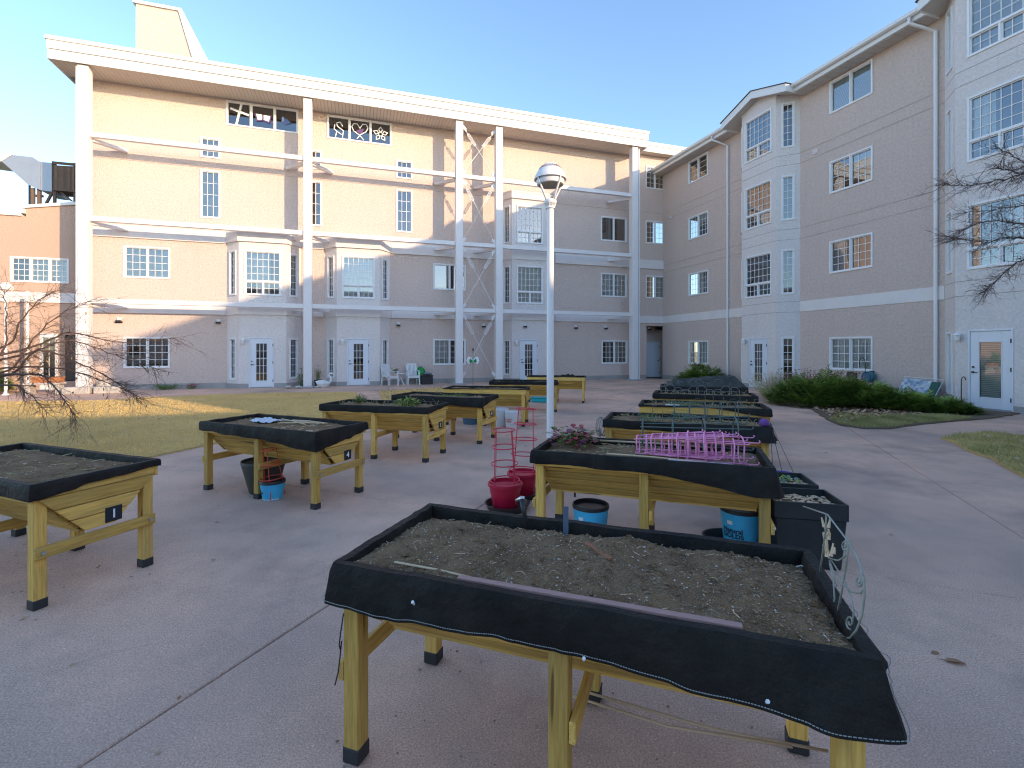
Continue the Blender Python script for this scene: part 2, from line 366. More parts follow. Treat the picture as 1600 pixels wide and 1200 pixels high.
# ------------------------------------------------------------------ building kit
def wall_mb(x0, x1, z0, z1, ops, grooves=(), rev=.13):
    xs = sorted({x0, x1, *[o[0] for o in ops], *[o[1] for o in ops]}); xs = [x for x in xs if x0 <= x <= x1]
    zs = sorted({z0, z1, *[o[2] for o in ops], *[o[3] for o in ops], *[g[0] for g in grooves], *[g[1] for g in grooves]}); zs = [z for z in zs if z0 <= z <= z1]
    m = MB()
    for i in range(len(xs)-1):
        for j in range(len(zs)-1):
            cx, cz = (xs[i]+xs[i+1])/2, (zs[j]+zs[j+1])/2
            if any(o[0] < cx < o[1] and o[2] < cz < o[3] for o in ops): continue
            gr = any(g[0] < cz < g[1] for g in grooves); y = .014 if gr else 0; m.cur = 1 if gr else 0
            m.add([(xs[i],y,zs[j]),(xs[i+1],y,zs[j]),(xs[i+1],y,zs[j+1]),(xs[i],y,zs[j+1])], [(0,1,2,3)])
            if gr:
                m.cur = 0
                m.add([(xs[i],0,zs[j]),(xs[i+1],0,zs[j]),(xs[i+1],y,zs[j]),(xs[i],y,zs[j])], [(3,2,1,0)])
                m.add([(xs[i],0,zs[j+1]),(xs[i+1],0,zs[j+1]),(xs[i+1],y,zs[j+1]),(xs[i],y,zs[j+1])], [(0,1,2,3)])
    m.cur = 0
    for a, b, c, d in ops:
        m.add([(a,0,c),(b,0,c),(b,0,d),(a,0,d),(a,rev,c),(b,rev,c),(b,rev,d),(a,rev,d)], [(0,4,5,1),(1,5,6,2),(2,6,7,3),(3,7,4,0)])
    return m
def raw_mesh(mb, mats, name):       # keep winding, no normal recalculation
    me = bpy.data.meshes.new(name); me.from_pydata(mb.v, [], mb.f)
    for x in mats: me.materials.append(x)
    me.polygons.foreach_set('material_index', mb.mi); me.update(); return me
WCACHE = {}
def sashes(kind, w, h, cols, rows):
    t = .055
    if kind == 'slider': return [(-w/2+t, -.022, t, h-t, cols, rows), (.022, w/2-t, t, h-t, cols, rows)]
    if kind == 'triple':
        a = (w-2*t-.12)/3; return [(-w/2+t+i*(a+.06), -w/2+t+i*(a+.06)+a, t, h-t, cols, rows) for i in range(3)]
    if kind == 'picture':
        zc = t+(h-2*t)*.30
        return [(-w/2+t, w/2-t, zc+.03, h-t, cols, rows), (-w/2+t, -.022, t, zc-.03, cols//2, 2), (.022, w/2-t, t, zc-.03, cols//2, 2)]
    return [(-w/2+t, w/2-t, t, h-t, cols, rows)]
def window(parent, kind, cx, y, z0, w, h, rz=0.0, cols=3, rows=4, cover=None, label=None, dark_grille=False):
    w = round(w, 2); h = round(h, 2); key = (kind, w, h, cols, rows)
    if key not in WCACHE:
        sh = sashes(kind, w, h, cols, rows); fr = MB(); yo, yi = -.035, .07
        zz = sorted({0, h, *[s[2] for s in sh], *[s[3] for s in sh]}); xx = sorted({-w/2, w/2, *[s[0] for s in sh], *[s[1] for s in sh]})
        for i in range(len(xx)-1):
            for j in range(len(zz)-1):
                c, d = (xx[i]+xx[i+1])/2, (zz[j]+zz[j+1])/2
                if any(s[0] < c < s[1] and s[2] < d < s[3] for s in sh): continue
                fr.box(xx[i], xx[i+1], yo, yi, zz[j], zz[j+1])
        # inner sash rails, a little behind the frame
        for s in sh:
            a, b, c, d = s[:4]; k = .028
            for q in ((a,a+k,c,d),(b-k,b,c,d),(a+k,b-k,c,c+k),(a+k,b-k,d-k,d)): fr.box(q[0],q[1],.008,.068,q[2],q[3])
        fm = fr.mesh('window', TRIM); pm = []; 
        for s in sh:
            p = MB(); p.add([(s[0],.05,s[2]),(s[1],.05,s[2]),(s[1],.05,s[3]),(s[0],.05,s[3])], [(0,1,2,3)])
            gm = None
            if s[4]*s[5] > 1:
                gq = MB()
                for i in range(1, s[4]): x = s[0]+(s[1]-s[0])*i/s[4]; gq.box(x-.010, x+.010, .036, .044, s[2]+.028, s[3]-.028)
                for j in range(1, s[5]): z = s[2]+(s[3]-s[2])*j/s[5]; gq.box(s[0]+.028, s[1]-.028, .0375, .0425, z-.010, z+.010)
                gm = gq.mesh('grille', TRIM)
            pm.append((raw_mesh(p, [GLASS], 'pane'), gm))
        WCACHE[key] = (fm, pm, sh)
    fm, pm, sh = WCACHE[key]
    o = link('window', fm, parent, (cx, y, z0), rz)
    if label: o['label'] = label
    for a, b in pm:
        link('pane', a, o)
        if b: link('grille', b, o)
    if cover:
        for i, s in enumerate(sh):
            c = cover[i % len(cover)]
            if not c: continue
            key2 = (key, i, c)
            if key2 not in WCACHE:
                q = MB(); a, b, z_0, z_1 = s[:4]
                if c[0] == 'b':        # slatted blind, drawn to a fraction
                    frac = float(c[1:] or 1); zb = z_1-(z_1-z_0)*frac; k = max(3, int((z_1-zb)/.045))
                    for t in range(k):
                        z = zb+(z_1-zb)*(t+.5)/k; q.add([(a,.085,z-.026),(b,.085,z-.026),(b,.105,z+.02),(a,.105,z+.02)], [(0,1,2,3)])
                    mm = BLIND
                else:                  # curtain: 'c' full, 'l' left part, 'r' right part
                    f0, f1 = {'c': (0,1), 'l': (0,.4), 'r': (.6,1), 'm': (.0,.72)}[c[0]]
                    n = 26; X0, X1 = a+(b-a)*f0, a+(b-a)*f1; vs_ = []
                    for t in range(n+1):
                        x = X0+(X1-X0)*t/n; yy = .11+.022*math.sin(t*1.35)+.012*math.sin(t*.61+1)
                        vs_ += [(x, yy, z_0), (x, yy*.9+.012, z_1)]
                    q.add(vs_, [(2*t,2*t+2,2*t+3,2*t+1) for t in range(n)]); mm = CURT
                WCACHE[key2] = q.mesh('covering', mm, smooth='all')
            link('blind' if c[0] == 'b' else 'curtain', WCACHE[key2], o)
    return o
def opening(cx, z0, w, h): k = .03; return (cx-w/2+k, cx+w/2-k, z0+k, z0+h-k)
DCACHE = {}
def door(parent, cx, y, z0, w, h, rz=0.0, glazed=(.25, .75, .13, .90), cols=3, rows=5, blind=False, plain=False, label=None):
    d = MB(); j = .045
    d.box(-w/2, -w/2+j, -.03, .08, 0, h); d.box(w/2-j, w/2, -.03, .08, 0, h); d.box(-w/2+j, w/2-j, -.03, .08, h-j, h)
    x0, x1 = -w/2+j+.004, w/2-j-.004; zt = h-j-.004
    if plain: d.box(x0, x1, .0, .04, .02, zt)
    else:
        g0, g1 = x0+(x1-x0)*glazed[0], x0+(x1-x0)*glazed[1]; k0, k1 = zt*glazed[2], zt*glazed[3]
        d.box(x0, g0, 0, .04, .02, zt); d.box(g1, x1, 0, .04, .02, zt); d.box(g0, g1, 0, .04, .02, k0); d.box(g0, g1, 0, .04, k1, zt)
        b = .03
        for q in ((g0-b,g0,k0-b,k1+b),(g1,g1+b,k0-b,k1+b),(g0,g1,k0-b,k0),(g0,g1,k1,k1+b)): d.box(q[0],q[1],-.012,.0,q[2],q[3])
    o = part('door', d, DOORW, parent, (cx, y, z0), rz, bevel=.004, label=label)
    if not plain:
        p = MB(); p.add([(g0,.02,k0),(g1,.02,k0),(g1,.02,k1),(g0,.02,k1)], [(0,1,2,3)]); link('pane', raw_mesh(p, [GLASS], 'pane'), o)
        if blind:
            q = MB()
            for t in range(30):
                z = k0+(k1-k0)*(t+.5)/30; q.add([(g0,.05,z-.02),(g1,.05,z-.02),(g1,.07,z+.02),(g0,.07,z+.02)], [(0,1,2,3)])
            part('blind', q, BLIND, o)
        if cols*rows > 1:
            g = MB()
            for i in range(1, cols): x = g0+(g1-g0)*i/cols; g.box(x-.010, x+.010, .004, .014, k0, k1)
            for i in range(1, rows): z = k0+(k1-k0)*i/rows; g.box(g0, g1, .0055, .0125, z-.010, z+.010)
            part('grille', g, TRIM, o)
    hx = x0+.07 if not plain else x1-.07
    m = MB().tube([(hx,-.005,.98),(hx,-.05,.98)], .028, 10).tube([(hx,-.05,.98),(hx+(.11 if not plain else -.10),-.052,.975)], .011, 8)
    part('handle', m, BLACKMET, o, smooth=True)
    if not plain: part('deadbolt', MB().tube([(hx,-.004,1.12),(hx,-.035,1.12)], .027, 10), BLACKMET, o, smooth=True)
    for z in (.28, h/2, h-.32):
        part('hinge', MB().box(x1-.005, x1+.02, -.04, -.0305, z-.055, z+.055), BLACKMET, o)
    part('threshold', MB().box(-w/2+j, w/2-j, -.06, .08, -.02, .018), CONCF, o)
    return o
def lantern(parent, cx, y, z, rz=0.0):
    m = MB().box(-.05,.05,-.02,0,-.06,.10).box(-.02,.02,-.09,-.02,.06,.09)
    o = part('wall_lantern', m, TRIM, parent, (cx, y, z), rz, bevel=.004)
    g = MB().lathe([(.045,-.13),(.075,-.03),(.078,.03)], 8, (0,-.12)); part('lantern_glass', g, LAMPW, o, smooth=True)
    part('lantern_cap', MB().lathe([(.095,.03),(.09,.05),(.03,.10),(.0,.11)], 10, (0,-.12)), TRIM, o, smooth=True)
    c = MB()
    for k in range(6):
        t = k*math.pi/3; c.tube([(.048*math.cos(t),-.12+.048*math.sin(t),-.135),(.085*math.cos(t),-.12+.085*math.sin(t),.03)], .006, 4)
    part('lantern_cage', c, TRIM, o)
def seclight(parent, cx, y, z, rz=0.0):
    o = part('security_light', MB().box(-.07,.07,-.06,0,-.02,.09), TRIM, parent, (cx, y, z), rz, bevel=.006)
    part('light_head', MB().box(-.085,.085,-.17,-.05,-.10,-.022), PL_BLACK, o, bevel=.01)
def facet(parent, a, b, z0, z1, ops, mtl, grooves=()):
    a, b = Vector(a), Vector(b); d = b-a; ang = math.atan2(d.y, d.x)
    me = raw_mesh(wall_mb(0, d.length, z0, z1, ops, grooves), [mtl, WGROOVE], 'bay_wall')
    link('bay_wall', me, parent, (a.x, a.y, 0), ang); return a, d.normalized(), ang, d.length
def trap(x0, x1, f0, f1, yw, d, o=0.0):     # plan of a splayed bay, grown outward by o
    k = o*.41
    return [(x0-o*.9, yw), (f0-k, yw-d-o), (f1+k, yw-d-o), (x1+o*.9, yw)]
def bay(parent, x0, x1, f0, f1, yw, d, z1, floors, doorspec, mtl, bands, grooves=(), covers=(('c','b1','c'),), side_rows=None, label=None):
    """floors: list of (z0,h) of the picture windows; ground floor has a door and narrow side lights"""
    P = [(x0, yw), (f0, yw-d), (f1, yw-d), (x1, yw)]
    L = [math.dist(P[i], P[i+1]) for i in range(3)]
    sw = .46
    ops = [[], [], []]
    wf = 1.42
    for z, h in floors:
        ops[1].append(opening(L[1]/2, z, wf, h))
        for k in (0, 2): ops[k].append(opening(L[k]/2, z, sw, h))
    ops[1].append((doorspec[0]-doorspec[1]/2+.04-f0, doorspec[0]+doorspec[1]/2-.04-f0, doorspec[3], doorspec[3]+doorspec[2]-.04))
    for k in (0, 2): ops[k].append(opening(L[k]/2, .35, sw, 1.8))
    fr = [facet(parent, P[i], P[i+1], 0, z1, ops[i], mtl, grooves) for i in range(3)]
    for i, (z, h) in enumerate(floors):
        cv = covers[i % len(covers)]
        a, dr, an, ln = fr[1]; p = a+dr*(ln/2); window(parent, 'picture', p.x, p.y, z, wf, h, an, 6, 4, cv)
        for k in (0, 2):
            a, dr, an, ln = fr[k]; p = a+dr*(ln/2); window(parent, 'tall', p.x, p.y, z, sw, h, an, 2, 6, ('b1',) if i % 2 else None)
    for k in (0, 2):
        a, dr, an, ln = fr[k]; p = a+dr*(ln/2); window(parent, 'tall', p.x, p.y, .35, sw, 1.8, an, 2, 6)
    door(parent, doorspec[0], yw-d, doorspec[3], doorspec[1], doorspec[2], 0, blind=doorspec[4] if len(doorspec) > 4 else False,
         cols=1 if len(doorspec) > 4 else 3, rows=1 if len(doorspec) > 4 else 5, glazed=(.23,.77,.15,.86) if len(doorspec) > 4 else (.27,.73,.14,.90))
    lantern(parent, doorspec[0]-doorspec[1]/2-.20, yw-d, 2.02)
    for b0, b1, o in bands:
        part('band', MB().prism(trap(x0, x1, f0, f1, yw, d, o), b0, b1), BANDM, parent)
    # concrete plinth under the splayed walls, left open at the door
    part('plinth', MB().prism([(x0-.02,yw-.001),(f0-.01,yw-d-.025),(doorspec[0]-doorspec[1]/2,yw-d-.025),(doorspec[0]-doorspec[1]/2,yw-.001)], -.02, .19), CONCF, parent)
    part('plinth', MB().prism([(doorspec[0]+doorspec[1]/2,yw-.001),(doorspec[0]+doorspec[1]/2,yw-d-.025),(f1+.01,yw-d-.025),(x1+.02,yw-.001)], -.02, .19), CONCF, parent)

# ------------------------------------------------------------------ long sunlit building A
AL = Vector((*(_pa(990, 0)), 0)); AANG = math.atan2(DA.y, DA.x)
A = thing('residential_building', 'four-storey beige stucco building with tall white columns under a deep white eave', 'building', AL, AANG)
YW = 1.1; XL, XR = -24.55, 3.57
win_a = [('slider',-22.35,.88,1.62,1.29,3,4,(None,None)), ('slider',-9.72,.88,1.62,1.29,3,4,('b1',None)), ('slider',-.52,.86,1.60,1.29,3,4,(None,'l')),
         ('slider',-22.35,4.59,1.62,1.31,3,4,('b1','b1')), ('slider',-9.72,4.58,1.62,1.29,1,1,('b.9',None)), ('slider',-.56,4.54,1.60,1.32,3,4,('b1','c')),
         ('slider',-.56,7.62,1.60,1.35,1,1,(None,None)), ('slider',2.09,4.55,1.25,1.30,2,4,(None,'c')), ('slider',2.09,7.66,1.25,1.30,2,4,(None,None)),
         ('slider',2.09,10.78,1.25,1.27,2,4,(None,None)),
         ('triple',-18.04,11.36,2.87,1.08,1,1,None), ('triple',-13.95,11.34,2.87,1.08,1,1,None)]
for xc in (-20.07, -15.99, -11.92):
    win_a += [('tall',xc,9.85,.76,.87,3,3,('b1',) if xc < -20 else None), ('tall',xc,7.27,.76,2.05,3,4,('b1',) if xc < -20 else None)]
ops = [opening(x, z, w_, h_) for _, x, z, w_, h_, *_ in win_a]
BAYS_A = [(-19.43,-16.50,-18.86,-17.02,6.62), (-15.47,-12.57,-14.95,-13.08,6.62), (-7.02,-4.13,-6.68,-4.75,9.55)]
for x0, x1, f0, f1, zt in BAYS_A: ops.append((x0+.12, x1-.12, 0, zt-.15))
ALC = (1.52, 3.30, 0, 3.0); ops.append(ALC)
link('wall', raw_mesh(wall_mb(XL, XR, 0, 12.75, ops, [(9.40,9.418)]), [STUCCO, WGROOVE], 'wall'), A, (0, YW, 0))
part('side_wall', MB().add([(XL,YW,0),(XL,14,0),(XL,14,12.75),(XL,YW,12.75)], [(0,3,2,1)]), STUCCO, A)
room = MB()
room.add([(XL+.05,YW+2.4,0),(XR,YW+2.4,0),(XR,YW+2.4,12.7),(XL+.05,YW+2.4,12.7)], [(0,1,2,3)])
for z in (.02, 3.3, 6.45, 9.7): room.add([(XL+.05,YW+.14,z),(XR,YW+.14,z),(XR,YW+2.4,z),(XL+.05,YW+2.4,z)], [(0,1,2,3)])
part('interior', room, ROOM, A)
for i, (k, x, z, w_, h_, c, r_, cv) in enumerate(win_a): window(A, k, x, YW, z, w_, h_, 0, c, r_, cv)
for i, (x0, x1, f0, f1, zt) in enumerate(BAYS_A):
    fl = [(3.97, 1.92)]+([(7.03, 1.9)] if i == 2 else [])
    dx = (-17.99, -14.02, -5.78)[i]
    bds = [(3.14,3.54,.05)]+([(6.20,6.72,.05),(9.25,9.6,.10)] if i == 2 else [(6.25,6.62,.10)])
    bay(A, x0, x1, f0, f1, YW, .6, zt, fl, (dx, .98, 2.14, .02), STUCCO_W, bds, covers=((('m','r','l'),('c','b1','c'),('c','b1','c'))[i], (None,'b1',None)))
    part('bay_roof', MB().prism(trap(x0, x1, f0, f1, YW, .6, .12), zt+.001, zt+.07), FASCIA, A)
# bands between the bays (proud of the wall)
def band_run(z0, z1, skip, o, x_end=XR):
    xs = [XL]+[t for s in skip for t in s]+[x_end]
    for i in range(0, len(xs), 2):
        if xs[i+1]-xs[i] > .2:
            a, b = xs[i]+(.045 if i else 0), xs[i+1]-(.045 if i+2 < len(xs) else 0)
            part('band', MB().box(a, b, YW-o, YW+.02, z0, z1), BANDM, A, bevel=.008)
s1 = [(b[0], b[1]) for b in BAYS_A]
band_run(3.14, 3.54, s1, .055); band_run(6.22, 6.72, s1, .075)
xs_ = [XL, -19.43, -16.50, -15.47, -12.57, -7.02, -4.13, 1.52]
for i in range(0, 8, 2): part('foundation', MB().box(xs_[i]+(.03 if i else 0), xs_[i+1]-.03, YW-.03, YW+.02, -.02, .22), CONCF, A)
# alcove with the flush white door
al = MB()
al.add([(1.52,YW+.13,0),(1.52,YW+1.1,0),(1.52,YW+1.1,3.0),(1.52,YW+.13,3.0)], [(0,1,2,3)])
al.add([(3.30,YW+.13,0),(3.30,YW+1.1,0),(3.30,YW+1.1,3.0),(3.30,YW+.13,3.0)], [(3,2,1,0)])
al.add([(1.52,YW+1.1,0),(3.30,YW+1.1,0),(3.30,YW+1.1,3.0),(1.52,YW+1.1,3.0)], [(0,1,2,3)])
al.add([(1.52,YW+.13,3.0),(3.30,YW+.13,3.0),(3.30,YW+1.1,3.0),(1.52,YW+1.1,3.0)], [(0,1,2,3)])
link('alcove_wall', raw_mesh(al, [STUCCO], 'alcove_wall'), A)
door(A, 2.62, YW+1.08, .0, 1.06, 2.10, plain=True, label='flush pale blue-white service door in the alcove')
seclight(A, 2.0, YW+.5, 2.86); part('exit_light', MB().box(2.55,2.95,YW+.55,YW+.65,2.80,2.96), PL_BLACK, A)
for x in (-23.3, -19.75, -12.2, -9.2, -8.0, -6.0, -2.9, -1.1): seclight(A, x, YW-(.6 if -7 < x < -4.5 else 0), 2.86)
part('sign_plate', MB().box(-23.45,-23.2,YW-.012,YW,2.72,2.80), PL_BLACK, A)
# eave: two fascia boards, a cap, a boarded soffit
EX0, EX1, YF = -25.0, .70, -.28
for a, b, o in ((12.43, 12.79, .0), (12.81, 13.12, .02), (13.13, 13.28, .06)):
    part('fascia' if b < 13.2 else 'gutter', MB().box(EX0-o, EX1+o, YF-o, YF+.04, a, b), FASCIA, A, bevel=.006)
    part('fascia', MB().box(EX0-o, EX0+.04, YF+.045, 9, a, b), FASCIA, A)
    part('fascia', MB().box(EX1-.04, EX1+o, YF+.045, YW+1.5, a, b), FASCIA, A)
part('fascia_backing', MB().box(EX0+.05, EX1-.05, YF+.041, YF+.08, 12.45, 13.2), ROOFM, A)
nb = 170
for i in range(nb):
    a = EX0+.05+(EX1-EX0-.1)*i/nb; b = EX0+.05+(EX1-EX0-.1)*(i+1)/nb
    if i == 0: sofm = MB().box(0, (b-a)-.012, YF+.085, YW+.02, 12.50, 12.52).mesh('soffit_board', SOFFIT)
    link('soffit_board', sofm, A, (a, 0, 0))
part('soffit_backing', MB().box(EX0+.05, EX1-.05, YF+.09, YW+.05, 12.522, 12.56), GROOVE, A)
part('roof', MB().box(EX0+.05, EX1-.05, YF+.085, 14, 13.05, 13.24), ROOFM, A)
# lower eave of the end bay that runs into the other wing
for a, b, o in ((12.62, 12.95, 0), (12.955, 13.14, .05)): part('fascia', MB().box(EX1+.07, 6.5, .55-o, .60, a, b), FASCIA, A)
part('soffit', MB().box(EX1+.07, 6.5, .605, YW+.02, 12.66, 12.70), SOFFIT, A)
part('roof', MB().box(EX1+.07, 6.5, .605, 14, 12.9, 13.12), ROOFM, A)
# roof-top stair house
xa, xb, xc = ax(212, 4.5), ax(273, 4.5), ax(292, 4.5); za, zb = az(212, 88, 4.5), az(292, 40, 4.5)
ph = part('penthouse', MB().prism_y([(xa,12.9),(xc+1.0,12.9),(xc-.35,zb+.6),(xa,zb+.6)], 4.5, 10), STUCCO, A)
part('coping', MB().prism_y([(xc+1.02,12.9),(xc+1.14,12.9),(xc-.20,zb+.75),(xa-.1,zb+.75),(xa-.1,zb+.61),(xc-.34,zb+.61)], 4.42, 10), FASCIA, ph)
# columns, beams, braces, tie rods
CX = [-23.97, -16.10, -9.48, -7.52, 0.0]
for x in CX:
    part('column', MB().box(x-.17, x+.17, -.17, .17, .0, 12.43), STEEL_W, A, bevel=.012)
    part('column_base', MB().box(x-.34, x+.34, -.34, .34, -.02, .06), CONCF, A, bevel=.02)
BZ = (3.42, 6.57, 9.78)
for i in range(4):
    for z in BZ:
        part('beam', MB().box(CX[i]+.19, CX[i+1]-.19, -.09, .09, z, z+.19), STEEL_W, A, bevel=.006)
        for s, x in ((1, CX[i]+.175), (-1, CX[i+1]-.175)):
            part('beam_plate', MB().box(x-.012, x+.012, -.12, .12, z-.05, z+.24), STEEL_W, A)
dirs = [(1,), (1, -1), (-1,), (-1,), (-1,)]
for x, ds in zip(CX, dirs):
    for z in BZ:
        for d in ds:
            a = Vector((x+d*.12, .17)); b = Vector((x+d*.95, YW-.06)); n = Vector((-(b-a).y, (b-a).x)).normalized()*.10
            q = [a-n, b-n*.8, b+n*.8, a+n]
            part('strut', MB().prism([(p.x, p.y) for p in q], z-.10, z+.02), STEEL_W, A)
lv = [0.15]+[z for z in BZ]+[12.38]
for k in range(4):
    za, zb = lv[k]+.25, lv[k+1]-.05
    for s in (0, 1):
        top, bot = (CX[2]+.22, CX[3]-.22) if s == 0 else (CX[3]-.22, CX[2]+.22)
        yy = -.02+.045*s
        a, b = Vector((top, yy, zb-.12)), Vector((bot, yy, za+.05)); d = (b-a).normalized()
        rod = part('tie_rod', MB().tube([a, b], .013, 6), STEEL_W, A)
        gus = MB()
        for p, sg in ((a, 1), (b, -1)):
            sx = 1 if p.x < -8.5 else -1
            gus.prism_y([(p.x-sx*.06,p.z+sg*.16),(p.x-sx*.06,p.z-sg*.06),(p.x+sx*.10,p.z-sg*.13),(p.x+sx*.15,p.z-sg*.05)], yy-.012, yy+.012)
        part('gusset', gus, STEEL_W, rod)
        p0, p1 = a+d*.38, a+d*.95; side = Vector((-d.z, 0, d.x))*.055
        tb = MB()
        for sg in (-1, 1): tb.tube([p0+side*sg, p1+side*sg], .017, 6)
        for p in (p0, p1): tb.tube([p-side*1.2, p+side*1.2], .022, 6)
        part('turnbuckle', tb, STEEL_W, rod)
        part('clevis', MB().tube([a+d*.05, a+d*.22], .035, 6), STEEL_W, rod)
dp = MB().tube([(.30,-.05,12.42),(.30,-.05,.12),(.30,-.13,.03)], .045, 8); part('downpipe', dp, TRIM, A, smooth=True)
dp = MB().tube([(-24.20,-.05,12.42),(-24.20,-.05,.05)], .04, 8); part('downpipe', dp, TRIM, A, smooth=True)
# painted-film motifs in the two high triple windows (flat film on the glass)
def film(cx, cz, strips, m, wdt=.035, y=-.012):
    q = MB()
    for s in strips:
        for i in range(len(s)-1):
            a, b = Vector(s[i]), Vector(s[i+1]); d = b-a
            if d.length < 1e-5: continue
            d = d.normalized()*wdt/2; n = Vector((-d.y, d.x))
            q.prism_y([tuple(p) for p in (a-d-n, b+d-n, b+d+n, a-d+n)], 0, .003+.0004*(i % 3))
    part('window_film', q, m, A, (cx, YW+.012, cz))
cx, cz = -18.04, 11.90
film(cx-.93, cz, [[(.08,.42),(-.10,-.42)],[(-.30,.20),(.34,.02)]], WHITEP, .09)
film(cx, cz, [[(-.30,.12),(-.22,-.18),(0,-.12),(.26,-.2),(.32,.1)],[(0,.1),(0,-.12)]], SGPURP, .05)
q = MB().prism_y([(-.27,.13),(-.22,-.14),(-.03,-.10),(-.03,.12)], 0, .003).prism_y([(.03,.12),(.03,-.10),(.24,-.15),(.29,.1)], 0, .003); part('window_film', q, WHITEP, A, (cx, YW+.016, cz))
q = MB().prism_y([(-.16,.18),(-.18,-.12),(0,.05)], 0, .003).prism_y([(0,.1),(.22,-.08),(0,-.2),(-.12,-.1)], 0, .003); part('window_film', q, SGBLUE, A, (cx+.93, YW+.016, cz))
cx = -13.95
film(cx-.93, cz, [[(.16,.1),(.05,.26),(-.1,.2),(-.06,.05),(.2,-.12),(.16,-.42)],[(-.18,.1),(-.2,-.1),(.1,-.3)],[(-.1,-.2),(-.14,-.42)]], WHITEP, .04)
hrt = [(-.12,-.40),(.0,-.22),(.28,-.02),(.36,.16),(.28,.32),(.12,.30),(0,.10),(-.12,.28),(-.28,.28),(-.36,.12),(-.28,-.06),(0,-.24),(.16,-.42)]
film(cx, cz, [hrt], WHITEP, .04)
q = MB().prism_y([(-.2,-.05),(0,.06),(.2,.1),(.1,-.12),(0,-.18)], 0, .003); part('window_film', q, SGPURP, A, (cx, YW+.017, cz))
petals = []
for k in range(5):
    t = R(90+72*k); c, s = math.cos(t), math.sin(t)
    petals.append([(c*a-s*b, s*a+c*b) for a, b in ((.09,0),(.2,.09),(.34,0),(.2,-.09),(.09,0))])
film(cx+.93, cz-.05, petals+[[(.09*math.cos(i*.7), .09*math.sin(i*.7)) for i in range(10)]], WHITEP, .035)

# ------------------------------------------------------------------ wing B on the shaded side
BL = Vector((*(DA*MWALL+DB*NB0), 0)); BANG = math.atan2(-DB.y, -DB.x)
BANG = math.atan2(-DB.y, -DB.x)
B = thing('residential_building', 'shaded beige stucco wing with gabled white bay and long white gutter', 'building', BL, BANG)
BEND = NB0+12.9
GR = [(9.01,9.025),(9.41,9.425),(6.03,6.045),(6.44,6.455)]
win_b = []
for x, w_ in ((3.01,1.51),(11.02,1.57),(21.5,1.57),(28.5,1.57),(33.5,1.57)):
    for k, (z, h_) in enumerate(((.90,1.20),(4.45,1.19),(7.40,1.19),(10.35,1.19))):
        near_ = x > 10
        cv = [('b1','b1'), (None,None), (None,'b.5'), ('b1','b1')][k] if near_ else [('l','c'), (None,'l'), (None,'b.4'), (None,'r')][k]
        win_b.append((x, z, w_, h_, (1 if (near_ and k == 3) else 3) if near_ else (1 if k == 3 else 3), 1 if k == 3 and near_ else 4, cv))
ops = [opening(x, z, w_, h_) for x, z, w_, h_, *_ in win_b]
BAYS_B = [(5.98,8.98,6.58,8.38,11.86), (13.9,17.1,14.5,16.5,11.86)]
for x0, x1, f0, f1, zt in BAYS_B: ops.append((x0+.12, x1-.12, 0, zt-.1))
link('wall', raw_mesh(wall_mb(-.02, BEND, 0, 11.9, ops, GR), [STUCCO, WGROOVE], 'wall'), B)
part('end_wall', MB().add([(BEND,0,0),(BEND,12,0),(BEND,12,11.9),(BEND,0,11.9)], [(0,1,2,3)]), STUCCO, B)
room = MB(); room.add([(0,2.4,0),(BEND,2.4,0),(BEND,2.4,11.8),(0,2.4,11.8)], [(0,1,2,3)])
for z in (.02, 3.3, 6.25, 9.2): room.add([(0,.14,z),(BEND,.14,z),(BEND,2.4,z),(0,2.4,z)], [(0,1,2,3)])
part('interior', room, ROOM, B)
for x, z, w_, h_, c, r_, cv in win_b: window(B, 'slider', x, 0, z, w_, h_, 0, c, r_, cv)
for i, (x0, x1, f0, f1, zt) in enumerate(BAYS_B):
    fl = [(3.85,1.80),(6.81,1.80),(9.71,1.80)]
    ds = (7.50,.98,2.12,.02) if i == 0 else (15.29,.97,2.14,.05,True)
    cvs = ((None,None,None),(None,None,'b.5'),(None,None,None)) if i == 0 else (('r',None,None),('l',None,None),('b1','b1','b1'))
    bay(B, x0, x1, f0, f1, 0, .6, zt, fl, ds, STUCCO_W, [], GR+[(3.13,3.145),(3.545,3.56)], covers=cvs)
xs_ = [-.02]+[t for b in BAYS_B for t in b[:2]]+[BEND]
for i in range(0, 6, 2):
    part('band', MB().box(xs_[i]+(.004 if i else 0), xs_[i+1]-(.004 if i < 4 else 0), -.02, .02, 3.14, 3.55), BANDM, B, bevel=.006)
    part('foundation', MB().box(xs_[i]+(.03 if i else 0), xs_[i+1]-.03, -.03, .02, -.02, .20), CONCF, B)
# eave broken by the two gables
def eave(x0, x1):
    part('fascia', MB().box(x0, x1, -.60, -.565, 11.62, 11.86), FASCIA, B)
    g = MB().prism_x([(-.74,11.90),(-.735,11.80),(-.68,11.76),(-.601,11.76),(-.601,11.90)], x0, x1); part('gutter', g, FASCIA, B)
    n = int((x1-x0)/.30); st = (x1-x0)/n
    me = MB().box(0, st-.012, -.56, .0, 11.60, 11.62).mesh('soffit_board', SOFFIT)
    for k in range(n): link('soffit_board', me, B, (x0+k*st, 0, 0))
    part('soffit_backing', MB().box(x0, x1, -.555, .01, 11.622, 11.66), GROOVE, B)
    for xe in (x0-.021, x1+.001): part('eave_cap', MB().prism_x([(-.74,11.90),(-.60,11.58),(.0,11.58),(.6,11.9),(-.3,11.93)], xe, xe+.02), FASCIA, B)
    part('roof', MB().prism_x([(-.60,11.862),(12.6,12.3),(12.6,11.9),(.05,11.75),(-.55,11.75)], x0, x1), ROOFM, B)
GW = 1.72
eave(-.6, 7.48-GW-.02); eave(7.48+GW+.02, 15.5-GW-.02); eave(15.5+GW+.02, BEND+.5)
